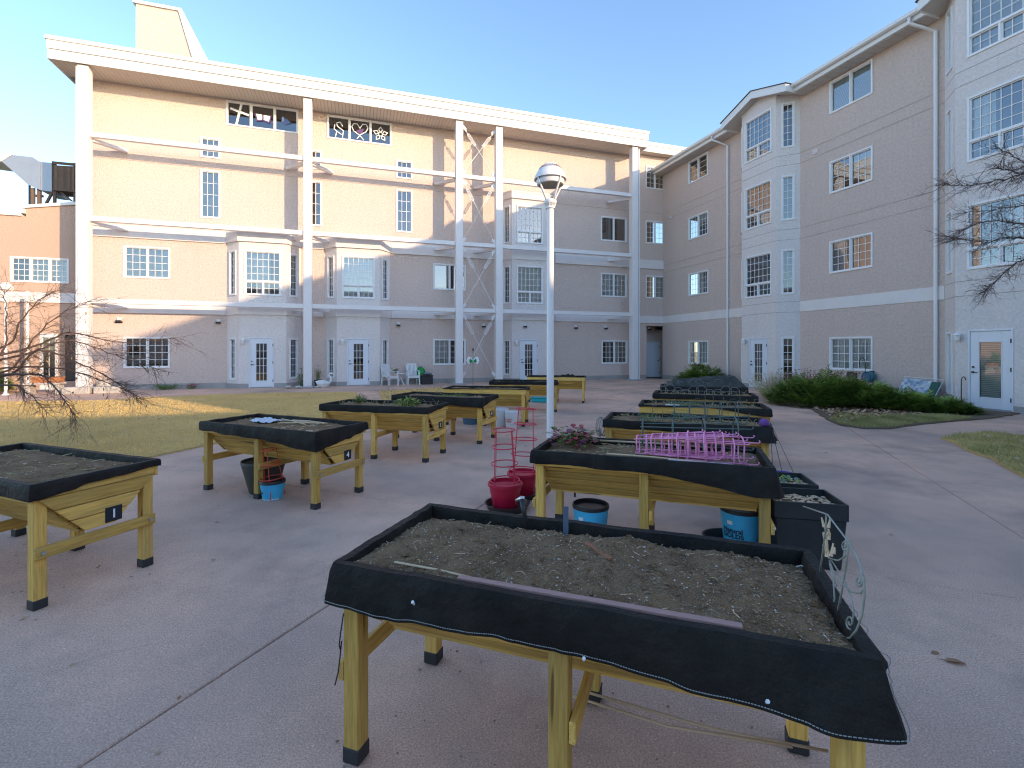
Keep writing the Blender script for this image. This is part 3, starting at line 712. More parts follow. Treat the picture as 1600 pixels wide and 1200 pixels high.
for c in (7.48, 15.5):
    zb, zp = 11.60, 12.40
    part('gable_wall', MB().prism_y([(c-.95,11.84),(c+.95,11.84),(c+.95,12.02),(c,12.36),(c-.95,12.02)], -.602, -.55), STUCCO_W, B)
    for s in (-1, 1):
        part('rake_board', MB().prism_y([(c,12.16),(c,12.46),(c+s*GW,11.90),(c+s*GW,11.60)], -.98, -.93), FASCIA, B)
        part('gable_roof', MB().hexa([(c,-1.02,12.465),(c+s*(GW+.05),-1.02,11.89),(c+s*(GW+.05),9,11.89),(c,9,12.465),(c,-1.02,12.49),(c+s*(GW+.05),-1.02,11.915),(c+s*(GW+.05),9,11.915),(c,9,12.49)]), ROOFM, B)
        part('gable_side', MB().box(c+s*GW-.012, c+s*GW+.012, -.925, .3, 11.605, 11.885), FASCIA, B)
        part('gable_soffit', MB().hexa([(c,-.92,12.20),(c+s*GW,-.92,11.64),(c+s*GW,-.0,11.64),(c,-.0,12.20),(c,-.92,12.22),(c+s*GW,-.92,11.66),(c+s*GW,-.0,11.66),(c,-.0,12.22)]), SOFFIT, B)
for x in (5.13, 13.70):
    pts = [(x-.35,-.66,11.76),(x-.35,-.66,11.60),(x,-.07,11.25),(x,-.07,.22),(x,-.16,.10)]
    dpm = part('downpipe', MB().tube(pts, .05, 8), TRIM, B, smooth=True)
    part('pipe_bracket', MB().box(x-.07,x+.07,-.03,0,4.0,4.04).box(x-.07,x+.07,-.03,0,8.0,8.04), TRIM, dpm)
part('vent_cover', MB().box(9.55,9.75,-.03,0,9.12,9.30), STUCCO_W, B)
part('electric_box', MB().box(10.95,11.10,-.10,0,.62,.86).box(11.14,11.26,-.08,0,.64,.84), PL_GREY, B)
part('door_mullion_light', MB().tube([(.85,-.06,9.0),(.85,-.14,8.97)], .05, 8), TRIM, B)

# ------------------------------------------------------------------ wing C behind the viewer (closes the courtyard and shades it)
CLc = DA*(-26)+DB*(-17.0)
C = thing('residential_building', 'three-storey beige wing closing the courtyard opposite the long facade', 'building', (CLc.x, CLc.y, 0), AANG)
opsC = []; wc = []
for k in range(17):
    for z in (.9, 3.9, 6.9): wc.append((2.5+k*3.6, z))
part('wall', MB().box(0, 64, -12, -.0, 0, 8.55), STUCCO, C)
part('parapet', MB().box(-.2, 64.2, -12.2, .25, 8.551, 8.85), FASCIA, C)
for x, z in wc:
    part('window', MB().box(x-.8,x+.8,.001,.05,z,z+1.25), TRIM, C) if False else None
wm = MB().box(-.8,.8,0,.05,0,1.25).mesh('window', TRIM); pm_ = MB().box(-.72,.72,.051,.056,.08,1.17).mesh('pane', flat('pane_dark', (.03,.035,.04), .08))
for x, z in wc[:30]:
    o = link('window', wm, C, (x, .002, z)); link('pane', pm_, o)

# ------------------------------------------------------------------ low brown annex L at the far left, with the roof duct
YL = 1.9
Lb = thing('annex_building', 'low brown stucco annex with stepped parapet behind the bare tree', 'building', AL, AANG)
lx = lambda u: ax(u, YL); lz = lambda u, v: az(u, v, YL)
XA, XB, XC_, XD = lx(-160), lx(35), lx(55), XL+.6
zA, zB, zC, zD = lz(35,337), lz(35,337), lz(55,326), lz(120,313)
lw = [(lx(16)+lx(108))/2, 4.35, lx(108)-lx(16), 1.02]
opl = [opening(*lw), (lx(62), lx(90), 0, 2.3), (lx(101), XD, .35, 2.25)]
link('wall', raw_mesh(wall_mb(XA, XD, 0, zA-.02, opl), [STUCCO_BR, WGROOVE], 'wall'), Lb, (0, YL, 0))
part('upper_wall', MB().prism_y([(XC_-.3,zA-.02),(XD,zA-.02),(XD,zD),(XC_-.3,zC-.03)], YL+.001, YL+.3), STUCCO_BR, Lb)
part('coping', MB().prism_y([(XC_-.4,zC-.03),(XD,zD),(XD,zD+.12),(XC_-.4,zC+.09)], YL-.08, YL+.35), FASCIA, Lb)
part('coping', MB().box(XC_-.42,XC_-.30,YL-.08,YL+.35,zA+.09,zC-.05), FASCIA, Lb)
part('coping', MB().box(XA,XC_-.425,YL-.08,YL+.35,zA-.02,zA+.10), FASCIA, Lb)
part('band', MB().box(XA,XD,YL-.06,YL+.02,3.55,3.95), BANDM, Lb)
window(Lb, 'triple', lw[0], YL, lw[1], lw[2], lw[3], 0, 3, 4, (None,'b1','b1'), label='wide three-part window with small panes above the entrance')
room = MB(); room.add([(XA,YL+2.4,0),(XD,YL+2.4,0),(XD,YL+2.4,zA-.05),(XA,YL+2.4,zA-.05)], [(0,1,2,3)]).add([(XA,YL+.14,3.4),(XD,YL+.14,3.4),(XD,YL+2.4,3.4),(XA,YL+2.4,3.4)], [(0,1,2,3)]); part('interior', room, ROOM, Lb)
door(Lb, (lx(62)+lx(90))/2, YL+.02, 0, lx(90)-lx(62), 2.3, glazed=(.1,.9,.1,.95), cols=2, rows=1, label='dark glazed entrance door of the annex')
part('window', MB().box(lx(101)+.03, XD-.02, YL+.06, YL+.10, .4, 2.2), PL_GREY, Lb)
part('roof', MB().box(XA, XD, YL+.36, 14, zA-.3, zA-.15), ROOFM, Lb)

dxu = lambda u: ax(u, 4.4); dzv = lambda u, v: az(u, v, 4.4)
du = thing('roof_duct', 'large grey sheet metal air duct on the annex roof', 'duct', AL, AANG)
pp = lambda L: [(dxu(u), dzv(u, v)) for u, v in L]
part('duct_lit_end', MB().prism_y(pp([(-40,236),(18,241.5),(2,252),(-40,246)]), 4.4, 5.9), FASCIA, du)  # end of the duct; its sunlit white is put into the pale colour
part('duct_section', MB().prism_y(pp([(2.4,252),(18.4,241.7),(49.5,245),(49.5,291),(43,288)]), 4.42, 5.85), DUCT, du)
part('duct_section', MB().prism_y(pp([(49.8,245),(63,253),(63,297),(49.8,291)]), 4.40, 5.85), DUCT, du)
part('duct_section', MB().prism_y(pp([(63.3,252.5),(80,254),(80,299),(63.3,297)]), 4.43, 5.8), DUCT, du)
for u in (48, 58): part('leg', MB().box(dxu(u)-.06, dxu(u)+.06, 4.5, 4.62, 6.6, dzv(u, 292)), OLDW, du)
part('brace', MB().prism_y(pp([(64,322),(68,322),(80,300),(76,300)]), 4.5, 4.6), OLDW, du)
part('leg', MB().box(dxu(43.2)-.03, dxu(43.2)+.03, 4.5, 4.56, 6.6, dzv(43, 287)), BLACKMET, du)
for v in (303, 320): part('rail', MB().box(dxu(44), dxu(62), 4.63, 4.70, dzv(50, v)-.05, dzv(50, v)+.05), OLDW, du)
sc_ = thing('roof_screen', 'weathered brown timber screen beside the roof duct', 'screen', AL, AANG)
for k in range(9):
    u = 85+k*3.4; z0, z1 = dzv(u, 294+k*.25), dzv(u, 257+k*.2)
    if k == 0: slm = MB().box(-.042,.042,-.012,.012,0,1).mesh('slat', OLDW)
    o = link('slat', slm, sc_, (dxu(u), 4.5, z0)); o.scale = (1, 1, z1-z0)
part('top_rail', MB().box(dxu(80), dxu(121), 4.44, 4.485, dzv(100,257), dzv(100,253)), OLDW, sc_)
part('floor_beam', MB().box(dxu(82), dxu(121), 4.46, 5.4, dzv(100,298), dzv(100,295)), OLDW, sc_)
for u in (82, 114): part('post', MB().box(dxu(u)-.05, dxu(u)+.05, 4.52, 4.62, 6.8, dzv(u,253)), OLDW, sc_)
part('knee_brace', MB().prism_y(pp([(86,296),(90,296),(110,312),(106,312)]), 4.6, 4.68), OLDW, sc_)
# ------------------------------------------------------------------ raised planters
PL, PW, PZ = 1.80, .76, .80
def nz(x, y, s=1.0, o=0.0): return mnoise.noise(Vector((x*s+o, y*s-o, o*.37)))
PM = {}
PM['leg'] = MB().box(-.035,.035,-.035,.035,.055,.70).mesh('leg', WZ, bevel=.004)
PM['foot'] = MB().box(-.039,.039,-.039,.039,0,.065).mesh('foot_cap', FOOT, bevel=.006)
PM['rail'] = MB().box(-PL/2, PL/2, -.011, .011, .685, PZ).mesh('top_rail', WX, bevel=.003)
PM['erail'] = MB().box(-.011, .011, -PW/2+.023, PW/2-.023, .70, PZ).mesh('end_rail', WY, bevel=.003)
EB = []
zz = [.70, .607, .514, .42]
for i in range(3):
    h0 = lambda z: .09+(.345-.09)*(z-.42)/.28
    a, b = zz[i]-.003, zz[i+1]+.003
    EB.append(MB().prism_x([(-h0(a),a),(-h0(b),b),(h0(b),b),(h0(a),a)], -.011, .011).mesh('end_board', WY, bevel=.002))
SB = []
for i in range(4):
    t0, t1 = i/4+.020, (i+1)/4-.020
    p = lambda t: Vector((.345+(.09-.345)*t, .70+(.42-.70)*t))
    a, b = p(t0), p(t1); d = (b-a).normalized(); n = Vector((-d.y, d.x))*.009
    L = .86-.012*i
    SB.append(MB().prism_x([tuple(a-n), tuple(b-n), tuple(b+n), tuple(a+n)], -L, L).mesh('side_board', WX, bevel=.002))
PM['bottom'] = MB().box(-.82,.82,-.09,.09,.400,.418).mesh('bottom_board', WX)
PM['cross'] = MB().box(-.012,.012,-PW/2+.02,PW/2-.02,.335,.41).mesh('crossbar', WY, bevel=.003)
PM['bolt'] = MB().tube([(0,0,0),(.012,0,0)], .014, 8).mesh('bolt', STEEL)
PM['plate'] = MB().box(0,.004,-.052,.052,-.052,.052).mesh('number_plate', INK)
PM['rope'] = None
def per_lerp(vals, t):
    n = len(vals); x = (t % 1)*n; i = int(x); f = x-i; f = f*f*(3-2*f); return vals[i % n]*(1-f)+vals[(i+1) % n]*f
def liner_mb(seed, depth, flare, folds=.010, res=34):
    """closed fabric strip over the rim. depth/flare: 8 values, near-left corner first, then round by the near side to the +x end"""
    hx, hy = PL/2, PW/2
    cor = [(-hx,-hy),(hx,-hy),(hx,hy),(-hx,hy)]; nr = [(0,-1),(1,0),(0,1),(-1,0)]
    pts = []
    for s in range(4):
        a, b = Vector(cor[s]), Vector(cor[(s+1)%4]); k = res if s % 2 == 0 else res//2
        for i in range(k):
            f = i/k; p = a.lerp(b, f); n = Vector(nr[s])
            if f < .06: n = (Vector(nr[s])*(f/.06*.5+.5)+Vector(nr[s-1])*(.5-f/.06*.5)).normalized()
            if f > .94: g = (1-f)/.06; n = (Vector(nr[s])*(g*.5+.5)+Vector(nr[(s+1)%4])*(.5-g*.5)).normalized()
            pts.append((p, n, (s+f)/4))
    m = MB(); N = len(pts); rows = 9
    for r in range(rows):
        for p, n, t in pts:
            D = per_lerp(depth, t)+.012*nz(t*40, seed, 1, seed*3.1); D = max(D, .012); fl = per_lerp(flare, t)
            w1 = nz(t*90, seed*7.7, 1, seed)*folds; w2 = nz(t*38, seed*2.3, 1, seed+5)*folds*1.6
            if r == 0: o, z = -.040, .70
            elif r == 1: o, z = -.036+w1*.4, .775
            elif r == 2: o, z = -.028+w1*.25, PZ+.006+w2*.2
            elif r == 3: o, z = .008+w1*.2, PZ+.008+w2*.2
            else:
                q = (r-3)/(rows-4); z = PZ+.008-D*q+w2*.25
                w3 = folds*.9*math.sin(t*61+2.2*nz(t*9, seed, 1, seed)*3)*max(0, nz(t*7, seed, 1, seed+2)+.35)
                o = .018+(max(-.006,w1+w2+w3)+.004)*q*min(1, D/.06)+fl*q**1.4
                if q > .85 and D > .05: o -= .004
            m.v.append((p.x+n.x*o, p.y+n.y*o, z))
    for r in range(rows-1):
        for i in range(N): m.f.append((r*N+i, r*N+(i+1)%N, (r+1)*N+(i+1)%N, (r+1)*N+i)); m.mi.append(0)
    hem = [m.v[(rows-1)*N+i] for i in range(N)]; return m, hem, pts
def soil_mb(seed, nx=44, ny=18, amp=.02, z=.738, ty=0.0):
    m = MB(); hx, hy = PL/2-.028, PW/2-.028
    for j in range(ny+1):
        for i in range(nx+1):
            x, y = -hx+2*hx*i/nx, -hy+2*hy*j/ny
            e = min(1, min(hx-abs(x), hy-abs(y))/.10)
            h = amp*(nz(x, y, 3.2, seed)+.5*nz(x, y, 8, seed+9)+.35*nz(x, y, 21, seed+4))+amp*.9*e-ty*y
            if nx > 100: h += .006*nz(x, y, 38, seed)+.005*nz(x, y, 75, seed)+.003*nz(x, y, 130, seed)
            m.v.append((x, y, z+h))
    for j in range(ny):
        for i in range(nx): a = j*(nx+1)+i; m.f.append((a, a+1, a+nx+2, a+nx+1)); m.mi.append(0)
    f = lambda x, y: z+amp*(nz(x, y, 3.2, seed)+.5*nz(x, y, 8, seed+9)+.35*nz(x, y, 21, seed+4))+amp*.9*min(1, min(hx-abs(x), hy-abs(y))/.10)-ty*y
    return m, f
def bits(f, count, size, seed, hx=.86, hy=.34, flatk=.6):
    rnd = random.Random(seed); m = MB()
    for _ in range(count):
        x, y = rnd.uniform(-hx, hx), rnd.uniform(-hy, hy); s = size*rnd.uniform(.4, 1.5); z = f(x, y)+s*.2
        a = rnd.uniform(0, 6.28); l = rnd.uniform(1, 2.2); c, d = math.cos(a)*s, math.sin(a)*s
        o = len(m.v)
        m.v += [(x+c*l, y+d*l, z), (x-d, y+c, z+s*.1), (x-c*l, y-d*l, z), (x+d, y-c, z-s*.1), (x+c*.2, y, z+s*flatk)]
        m.f += [(o,o+1,o+4),(o+1,o+2,o+4),(o+2,o+3,o+4),(o+3,o,o+4)]; m.mi += [0]*4
    return m
def planter(label, cx, cy, ang, seed, depth, flare=None, digit=None, fine=False, soil=True, amp=.02, folds=.010, group='raised garden planters'):
    P = thing('raised_planter', label, 'planter', (cx, cy, 0), R(ang), group)
    for x in (-.845, 0, .845):
        for y in (-.322, .322):
            lg = link('leg', PM['leg'], P, (x, y, 0)); link('foot_cap', PM['foot'], lg)
    for y in (-.369, .369): link('top_rail', PM['rail'], P, (0, y, 0))
    for s in (-1, 1):
        link('end_rail', PM['erail'], P, (s*.889, 0, 0))
        for e in EB: link('end_board', e, P, (s*.892, 0, 0))
        cb = link('crossbar', PM['cross'], P, (s*.893, 0, -.012))
        for y in (-.322, .322):
            bo = link('bolt', PM['bolt'], cb, (s*.012, y, .372)); bo.rotation_euler = (0, 0, 0 if s > 0 else math.pi)
        for b in SB: link('side_board', b, P, (0, 0, 0), 0 if s > 0 else math.pi)
    link('crossbar', PM['cross'], P, (.05, 0, -.012))
    link('bottom_board', PM['bottom'], P)
    lm, hem, pts = liner_mb(seed, depth, flare or [0]*8, folds, 110 if fine else 40)
    ln = part('liner', lm, LINER, P, smooth=True)
    if fine:
        st = MB(); N = len(hem)
        for i in range(0, N, 1):
            a, b = Vector(hem[i]), Vector(hem[(i+1) % N]); n = pts[i][1]
            if per_lerp(depth, pts[i][2]) < .06: continue
            off = Vector((n.x*.006, n.y*.006, .014)); d = (b-a)*.36
            st.tube([a+off, a+off+d], .0016, 4); st.tube([a+off+d*1.4, a+off+d*2.4], .0016, 4)
        part('stitching', st, THREAD, ln)
    sm, f = soil_mb(seed, 150 if fine else 44, 64 if fine else 18, amp, .766 if fine else .752, .04 if fine else 0)
    so = part('soil', sm, SOIL, P, smooth='all', kind='stuff')
    part('perlite', bits(f, 620 if fine else 60, .0028 if fine else .006, seed+1), PERL, so, kind='stuff')
    part('soil_crumb', bits(f, 3000 if fine else 350, .0040 if fine else .010, seed+2), CHIP, so, kind='stuff')
    if fine:
        part('soil_clod', bits(f, 260, .0085, seed+3, flatk=1.1), SOIL, so, kind='stuff')
        rd = random.Random(5); q = MB()
        for _ in range(46):
            x, y, a = rd.uniform(-.82,.82), rd.uniform(-.32,.32), rd.uniform(0,6.28); l = rd.uniform(.015,.05); z = f(x,y)+.006
            q.tube([(x,y,z),(x+l*.5*math.cos(a),y+l*.5*math.sin(a),z+.004),(x+l*math.cos(a+.4),y+l*math.sin(a+.4),z)], .0013, 3)
        part('dead_root', q, TAN, so, kind='stuff')
    if digit:
        pl = link('number_plate', PM['plate'], P, (.904, .075, .485))
        tm = text_mesh(digit, .085, WHITEP, .002); o = link('numeral', tm, pl, (.006, 0, 0)); o.rotation_euler = (R(90), 0, R(90))
    return P, f
def centre(nl, nr):     # planter centre from its two near rim corners
    a, b = Vector(nl), Vector(nr); d = (b-a).normalized(); n = Vector((-d.y, d.x)); ang = math.degrees(math.atan2(d.y, d.x))
    c = (a+b)/2+n*(PW/2); return c.x, c.y, ang
def centre_r(nr, fr):   # ... or from the near and far corners of its +x end
    a, b = Vector(nr), Vector(fr); n = (b-a).normalized(); d = Vector((n.y, -n.x)); ang = math.degrees(math.atan2(d.y, d.x))
    c = (a+b)/2-d*(PL/2); return c.x, c.y, ang
rim = lambda u, v: tuple(G(u, v, PZ).xy)
U8 = lambda *a: list(a)
cF = centre((-.712,1.913), (1.008,1.307))
PF, fF = planter('nearest planter, filled with bare grey soil under a wide black liner', *cF, 21, U8(.155,.16,.185,.16,.13,.10,.09,.13), U8(.02,.0,.055,.085,.05,0,0,.07), fine=True, amp=.026, folds=.016)
c1 = centre_r((-3.0,2.987), (-2.723,3.716))
P1, f1 = planter('planter with number 1 plate at the lawn edge, dark mulch inside', *c1, 31, U8(.12,.12,.10,.065,.05,.03,.03,.1), digit='1')
c4 = centre_r((-2.04,4.88), (-1.70,5.56)); c4 = (c4[0], c4[1], -24)
P4, f4 = planter('planter with number 4 plate, white cloth and canes lying on its soil', *c4, 41, U8(.10,.13,.20,.15,.09,.06,.06,.07), digit='4', folds=.017)
c5 = (-2.0, 7.58, -15)
P5, f5 = planter('planter with number 5 plate and two clumps of green herbs', *c5, 51, U8(.10,.10,.10,.07,.05,.05,.05,.08), digit='5')
c6 = (-1.25, 9.0, -20)
P6, f6 = planter('planter beside the white buckets with a sagging dark liner front', *c6, 61, U8(.12,.14,.17,.10,.07,.05,.05,.1), digit='8', folds=.015)
c7 = (-.55, 10.75, -8)
P7, f7 = planter('planter showing its bare pale wooden front rail behind the white buckets', *c7, 71, U8(.02,.012,.012,.06,.08,.05,.03,.02), digit='9')
c8 = (.33, 13.1, -4)
P8, f8 = planter('planter with black liner far behind the lamp post, above a teal tub', *c8, 81, U8(.10,.09,.10,.04,.03,.03,.05,.1))
c9 = (1.42, 15.3, -10)
P9, f9 = planter('farthest planter, standing closest to the long facade', *c9, 91, U8(.015,.015,.015,.05,.05,.04,.03,.02))
cR2 = centre((.133,4.045), (1.90,3.40))
R2, fR2 = planter('planter holding the pink wire cages and a red-leaved plant', *cR2, 22, U8(.10,.11,.21,.13,.05,.04,.04,.07), U8(0,0,.03,.03,0,0,0,0), folds=.014, fine=False)
cR3 = centre((1.06,5.81), (2.86,5.20))
R3, fR3 = planter('planter with sprouting greens just behind the pink wire cages', *cR3, 23, U8(.10,.10,.17,.16,.05,.04,.04,.07), U8(0,0,.04,.06,0,0,0,0), folds=.016)
cR4 = centre((1.91,7.39), (3.70,6.78))
R4, fR4 = planter('planter with a bare yellow front rail and a white trowel on it', *cR4, 24, U8(.03,.012,.11,.11,.05,.04,.04,.05))
cR5 = centre((2.70,9.26), (4.42,8.62))
R5, fR5 = planter('planter with neat black liner just before the heap of dark netting', *cR5, 25, U8(.10,.09,.10,.09,.05,.04,.04,.05))
cR6 = centre((3.45,11.1), (5.2,10.6))
R6, fR6 = planter('planter buried under dark netting nearest the small corner juniper', *cR6, 26, U8(.12,.12,.14,.14,.08,.06,.06,.09), folds=.02)
def on_p(c, x, y, z=0):    # planter-local -> world
    a = R(c[2]); return Vector((c[0]+x*math.cos(a)-y*math.sin(a), c[1]+x*math.sin(a)+y*math.cos(a), z))

# ------------------------------------------------------------------ things lying in the planters
def wire(name, polylines, r, m, label, cat, loc=(0,0,0), rz=0.0, k=5, group=None):
    q = MB()
    for p in polylines: q.tube(p, r, k)
    return single(name, q, m, label, cat, loc, rz, group, smooth='all')
def in_F(name, mb, m, label, cat, x, y, rz=0, dz=0, **k):
    p = on_p(cF, x, y, fF(x, y)+dz); return single(name, mb, m, label, cat, p, R(cF[2])+rz, **k)
loc_F = lambda u, v, z=.76: (lambda p: (math.cos(-R(cF[2]))*(p.x-cF[0])-math.sin(-R(cF[2]))*(p.y-cF[1]), math.sin(-R(cF[2]))*(p.x-cF[0])+math.cos(-R(cF[2]))*(p.y-cF[1])))(G(u, v, z))
def xF(u, y):       # place along the nearest planter that the photo shows at column u, for a given distance across it
    lo, hi = -.9, .9
    for _ in range(40):
        m_ = (lo+hi)/2; p = on_p(cF, m_, y)
        if U0+F*p.x/p.y < u: lo = m_
        else: hi = m_
    return lo
y_ = -.305; a, b = xF(612,y_), xF(766,y_)
wire('cane', [[(a,y_+.02,.798),((a+b)/2,y_+.012,.80),(b,y_-.005,.797)]], .0050, TAN, 'thin pale cane lying on the bare grey soil', 'cane', (cF[0],cF[1],0), R(cF[2]))
y_ = -.325; a, b = xF(716,y_), xF(1160,y_)
single('wood_strip', MB().box(0, b-a, -.014, .014, 0, .010), PINKW, 'long flat pinkish wooden strip along the front of the bare soil', 'wood strip', on_p(cF, a, y_, .797), R(cF[2]), bevel=.001)
a, b = loc_F(914,865), loc_F(955,893); d = Vector((b[0]-a[0], b[1]-a[1]))
q = MB().prism([(0,-.009),(d.length*.5,-.014),(d.length,-.008),(d.length*.96,.012),(d.length*.4,.010),(0,.012)], 0, .009)
in_F('bark_chip', q, RUST, 'reddish bark piece in the middle of the bare grey soil', 'bark piece', a[0], a[1], math.atan2(d.y, d.x), .008)
a = loc_F(640,818); q = MB().prism([(-.022,0),(-.01,.012),(.012,.013),(.024,.002),(.01,-.012),(-.012,-.011)], 0, .002)
in_F('fallen_leaf', q, LEAFG, 'round yellow-green leaf on the grey soil near its far corner', 'leaf', a[0], a[1], .2, .012)
a = (xF(884,.315),.315); o = thing('plant_label', 'slate blue plant label standing at the rear edge of grey soil', 'plant label', on_p(cF, a[0], a[1], fF(*a)-.03), R(cF[2]))
part('tag', MB().box(-.013,.013,-.0015,.0015,0,.165), STAKE, o)
a = (xF(826,.31),.31); p = on_p(cF, a[0], a[1], fF(*a)-.02)
o = thing('hand_tool', 'black handled garden tool stuck upright at the rear of grey soil', 'garden tool', p, R(cF[2]))
part('handle', MB().tube([(0,0,0),(-.028,.012,.10),(-.042,.02,.165)], [.009,.012,.013], 8), PL_BLACK, o, smooth='all')
part('grip', MB().tube([(-.075,.02,.152),(-.042,.02,.168),(-.028,.02,.17)], [.006,.011,.009], 8), STEEL, o, smooth='all')
a = loc_F(1258,888); wire('twist_tie', [[(-.03,0,.01),(-.012,.012,.014),(0,-.004,.012),(.015,.008,.012),(.03,0,.008)]], .0025, PL_WHITE, 'crumpled white twist tie on the grey soil by the wire trellis', 'twist tie', on_p(cF, a[0], a[1], fF(*a)), R(cF[2]))
# wire trellis at the far end of the nearest planter, a flat panel standing in the soil
oF = Vector((1.02,1.474,.77)); nF = Vector((.922,-.387,0))
tp = lambda L: [tuple(on_plane(u, v, oF, nF)) for u, v in L]
def spiral(u, v, r, t0, turns, ry=1.25, grow=.25):
    n = 16; return tp([(u+r*(1-(1-grow)*i/n)*math.cos(t0+turns*6.28*i/n)*.72, v+r*ry*(1-(1-grow)*i/n)*math.sin(t0+turns*6.28*i/n)) for i in range(n+1)])
frame_ = [tp([(1255,791),(1293,804),(1326,847),(1341,873),(1350,905),(1351,930),(1347,962),(1338,985),(1328,997),(1320,998),(1312,988),(1296,945),(1278,905),(1268,882)]),
          tp([(1291,804),(1290,830),(1286,860),(1280,900)]), tp([(1326,850),(1322,885),(1316,920),(1308,960)])]
curls = [tp([(1296,876),(1305,900),(1330,925),(1345,927),(1349,920)]), tp([(1296,880),(1302,905),(1304,935),(1300,960)]), tp([(1297,872),(1318,905),(1329,930),(1334,955),(1332,975)]),
         tp([(1294,872),(1310,876),(1322,868),(1326,856)]), spiral(1342,908,8,0,1.3), spiral(1328,972,9,1.5,1.3), spiral(1301,952,9,.5,1.3), spiral(1320,852,7,1,1.2)]
o = thing('wire_trellis', 'weathered scrollwork wire trellis standing at the end of the bare soil', 'trellis', (0,0,0))
q = MB()
for L in frame_: q.tube(L, .0030, 6)
part('frame', q, TRELLIS, o, smooth='all')
for L in curls: part('scroll', MB().tube(L, .0025, 6), TRELLIS, o, smooth='all')
q = MB()
rr = random.Random(4)
for i in range(16):
    u, v = rr.uniform(1286, 1304), rr.uniform(820, 875); p = on_plane(u, v, oF+nF*.006, nF); q.tube([p, p+Vector((rr.uniform(-.012,.012), rr.uniform(-.01,.01), rr.uniform(.015,.045)))], [.006, .0025], 5)
part('peeling_wrap', q, TAN, o)
# clamps (bolts with white ends) on the liner and a looped cord on the near leg
for k, (x, z) in enumerate(((-.52,.725), (.10,.655), (.62,.645))):
    p = on_p(cF, x, -.418, z); single('cable_clip', MB().tube([(0,0,0),(.004,-.018,.018)], [.004,.006], 6), WHITEP, ('pale clip on the black liner near its stitched corner', 'pale clip at the liner hem above the middle leg', 'pale clip at the liner hem farthest along')[k], 'clip', p, R(cF[2]))
pts = [(-.872,-.366,.60),(-.886,-.366,.52),(-.893,-.366,.47),(-.884,-.370,.455),(-.880,-.368,.49),(-.888,-.366,.43),(-.898,-.366,.36),(-.91,-.37,.31)]
wire('cord', [pts], .0028, PL_BLACK, 'thin dark cord dangling from the corner leg under the stitched liner', 'cord', (cF[0],cF[1],0), R(cF[2]))
a = [(-.02,-.10,.30),(.35,-.13,.295),(.75,-.09,.30)]
wire('cane', [a, [(.02,-.06,.30),(.5,-.10,.302),(.86,-.07,.30)]], .005, TAN, 'pair of tan canes stored under the nearest planter', 'cane', (cF[0],cF[1],0), R(cF[2]))

# white cloth and canes on planter 4
q = MB(); nx, ny = 22, 14
for j in range(ny+1):
    for i in range(nx+1):
        x, y = (i/nx-.5)*.34, (j/ny-.5)*.22; e = 1-max(abs(i/nx-.5), abs(j/ny-.5))*2
        q.v.append((x+.03*nz(x,y,9,2), y+.03*nz(x,y,9,5), .02+.035*(nz(x,y,10,3)+.4)*min(1,e*3)+.02*nz(x,y,25,1)))
for j in range(ny):
    for i in range(nx): a = j*(nx+1)+i; q.f.append((a,a+1,a+nx+2,a+nx+1)); q.mi.append(0)
single('cloth', q, flat('cloth_white', (.60,.63,.70), .85), 'crumpled white cloth on the soil beside the wooden canes', 'cloth', on_p(c4,-.35,.05,f4(-.35,.05)), R(c4[2]-10), smooth='all')
for k, (p, e) in enumerate((((-.30,.20),(.40,.16)), ((-.15,.26),(.46,.22)), ((-.10,.02),(.44,.20)), ((-.35,.28),(.3,.05)))):
    wire('cane', [[(p[0],p[1],.78),((p[0]+e[0])/2,(p[1]+e[1])/2,.79),(e[0],e[1],.785)]], .009, TAN,
         ('wooden cane passing beside the white cloth in planter 4', 'wooden cane lying rearmost in the number 4 planter', 'wooden cane slanting forward from the white cloth', 'wooden cane crossing over the others in planter 4')[k], 'cane', (c4[0],c4[1],0), R(c4[2]), group='canes in the number 4 planter')
q = MB(); rr = random.Random(9)
for k in range(26):
    x, y = rr.uniform(.05,.8), rr.uniform(-.3,.1); z = f4(x,y); a = rr.uniform(0,6.28)
    q.tube([(x,y,z),(x+.04*math.cos(a),y+.04*math.sin(a),z+.012),(x+.07*math.cos(a+.5),y+.07*math.sin(a+.5),z+.006)], .004, 4)
o = single('dry_stems', q, TAN, 'curled dry pale stems on the soil of the number 4 planter', 'stems', (c4[0],c4[1],0), R(c4[2])); o['kind'] = 'stuff'

# stacked pink wire cages on R2, lying along the planter
def cage_lying(x0, L, r0, r1, n, k, m, label, c, y, z, seed, group, rot=0):
    rr = random.Random(seed); o = thing('tomato_cage', label, 'wire cage', on_p(c, x0, y, z), R(c[2]+rot), group)
    for i in range(n):
        f = i/(n-1); x = L*f; r = r0+(r1-r0)*f; q = MB(); w = .006
        pts = []
        for j in range(24):
            t = 2*math.pi*j/24; e = 2.7; cx = abs(math.cos(t))**(2/e)*math.copysign(1, math.cos(t)); sx = abs(math.sin(t))**(2/e)*math.copysign(1, math.sin(t))
            pts.append((x+rr.uniform(-.002,.002), cx*r, r1+sx*r))
        part('ring', q.tube(pts, w, 6, closed=True), m, o, smooth='all')
    for j in range(k):
        t = 2*math.pi*(j+.5)/k; q = MB()
        a, b = (-.02, math.cos(t)*r0*1.15, r1+math.sin(t)*r0*1.15), (L+.10, math.cos(t)*r1*1.12, r1+math.sin(t)*r1*1.12)
        q.tube([a, b, (b[0]+.012, b[1], b[2]+.012), (b[0]+.004, b[1], b[2]+.02)], .0048, 5)
        part('rod', q, m, o, smooth='all')
    return o
GP = 'nested pink wire cages'
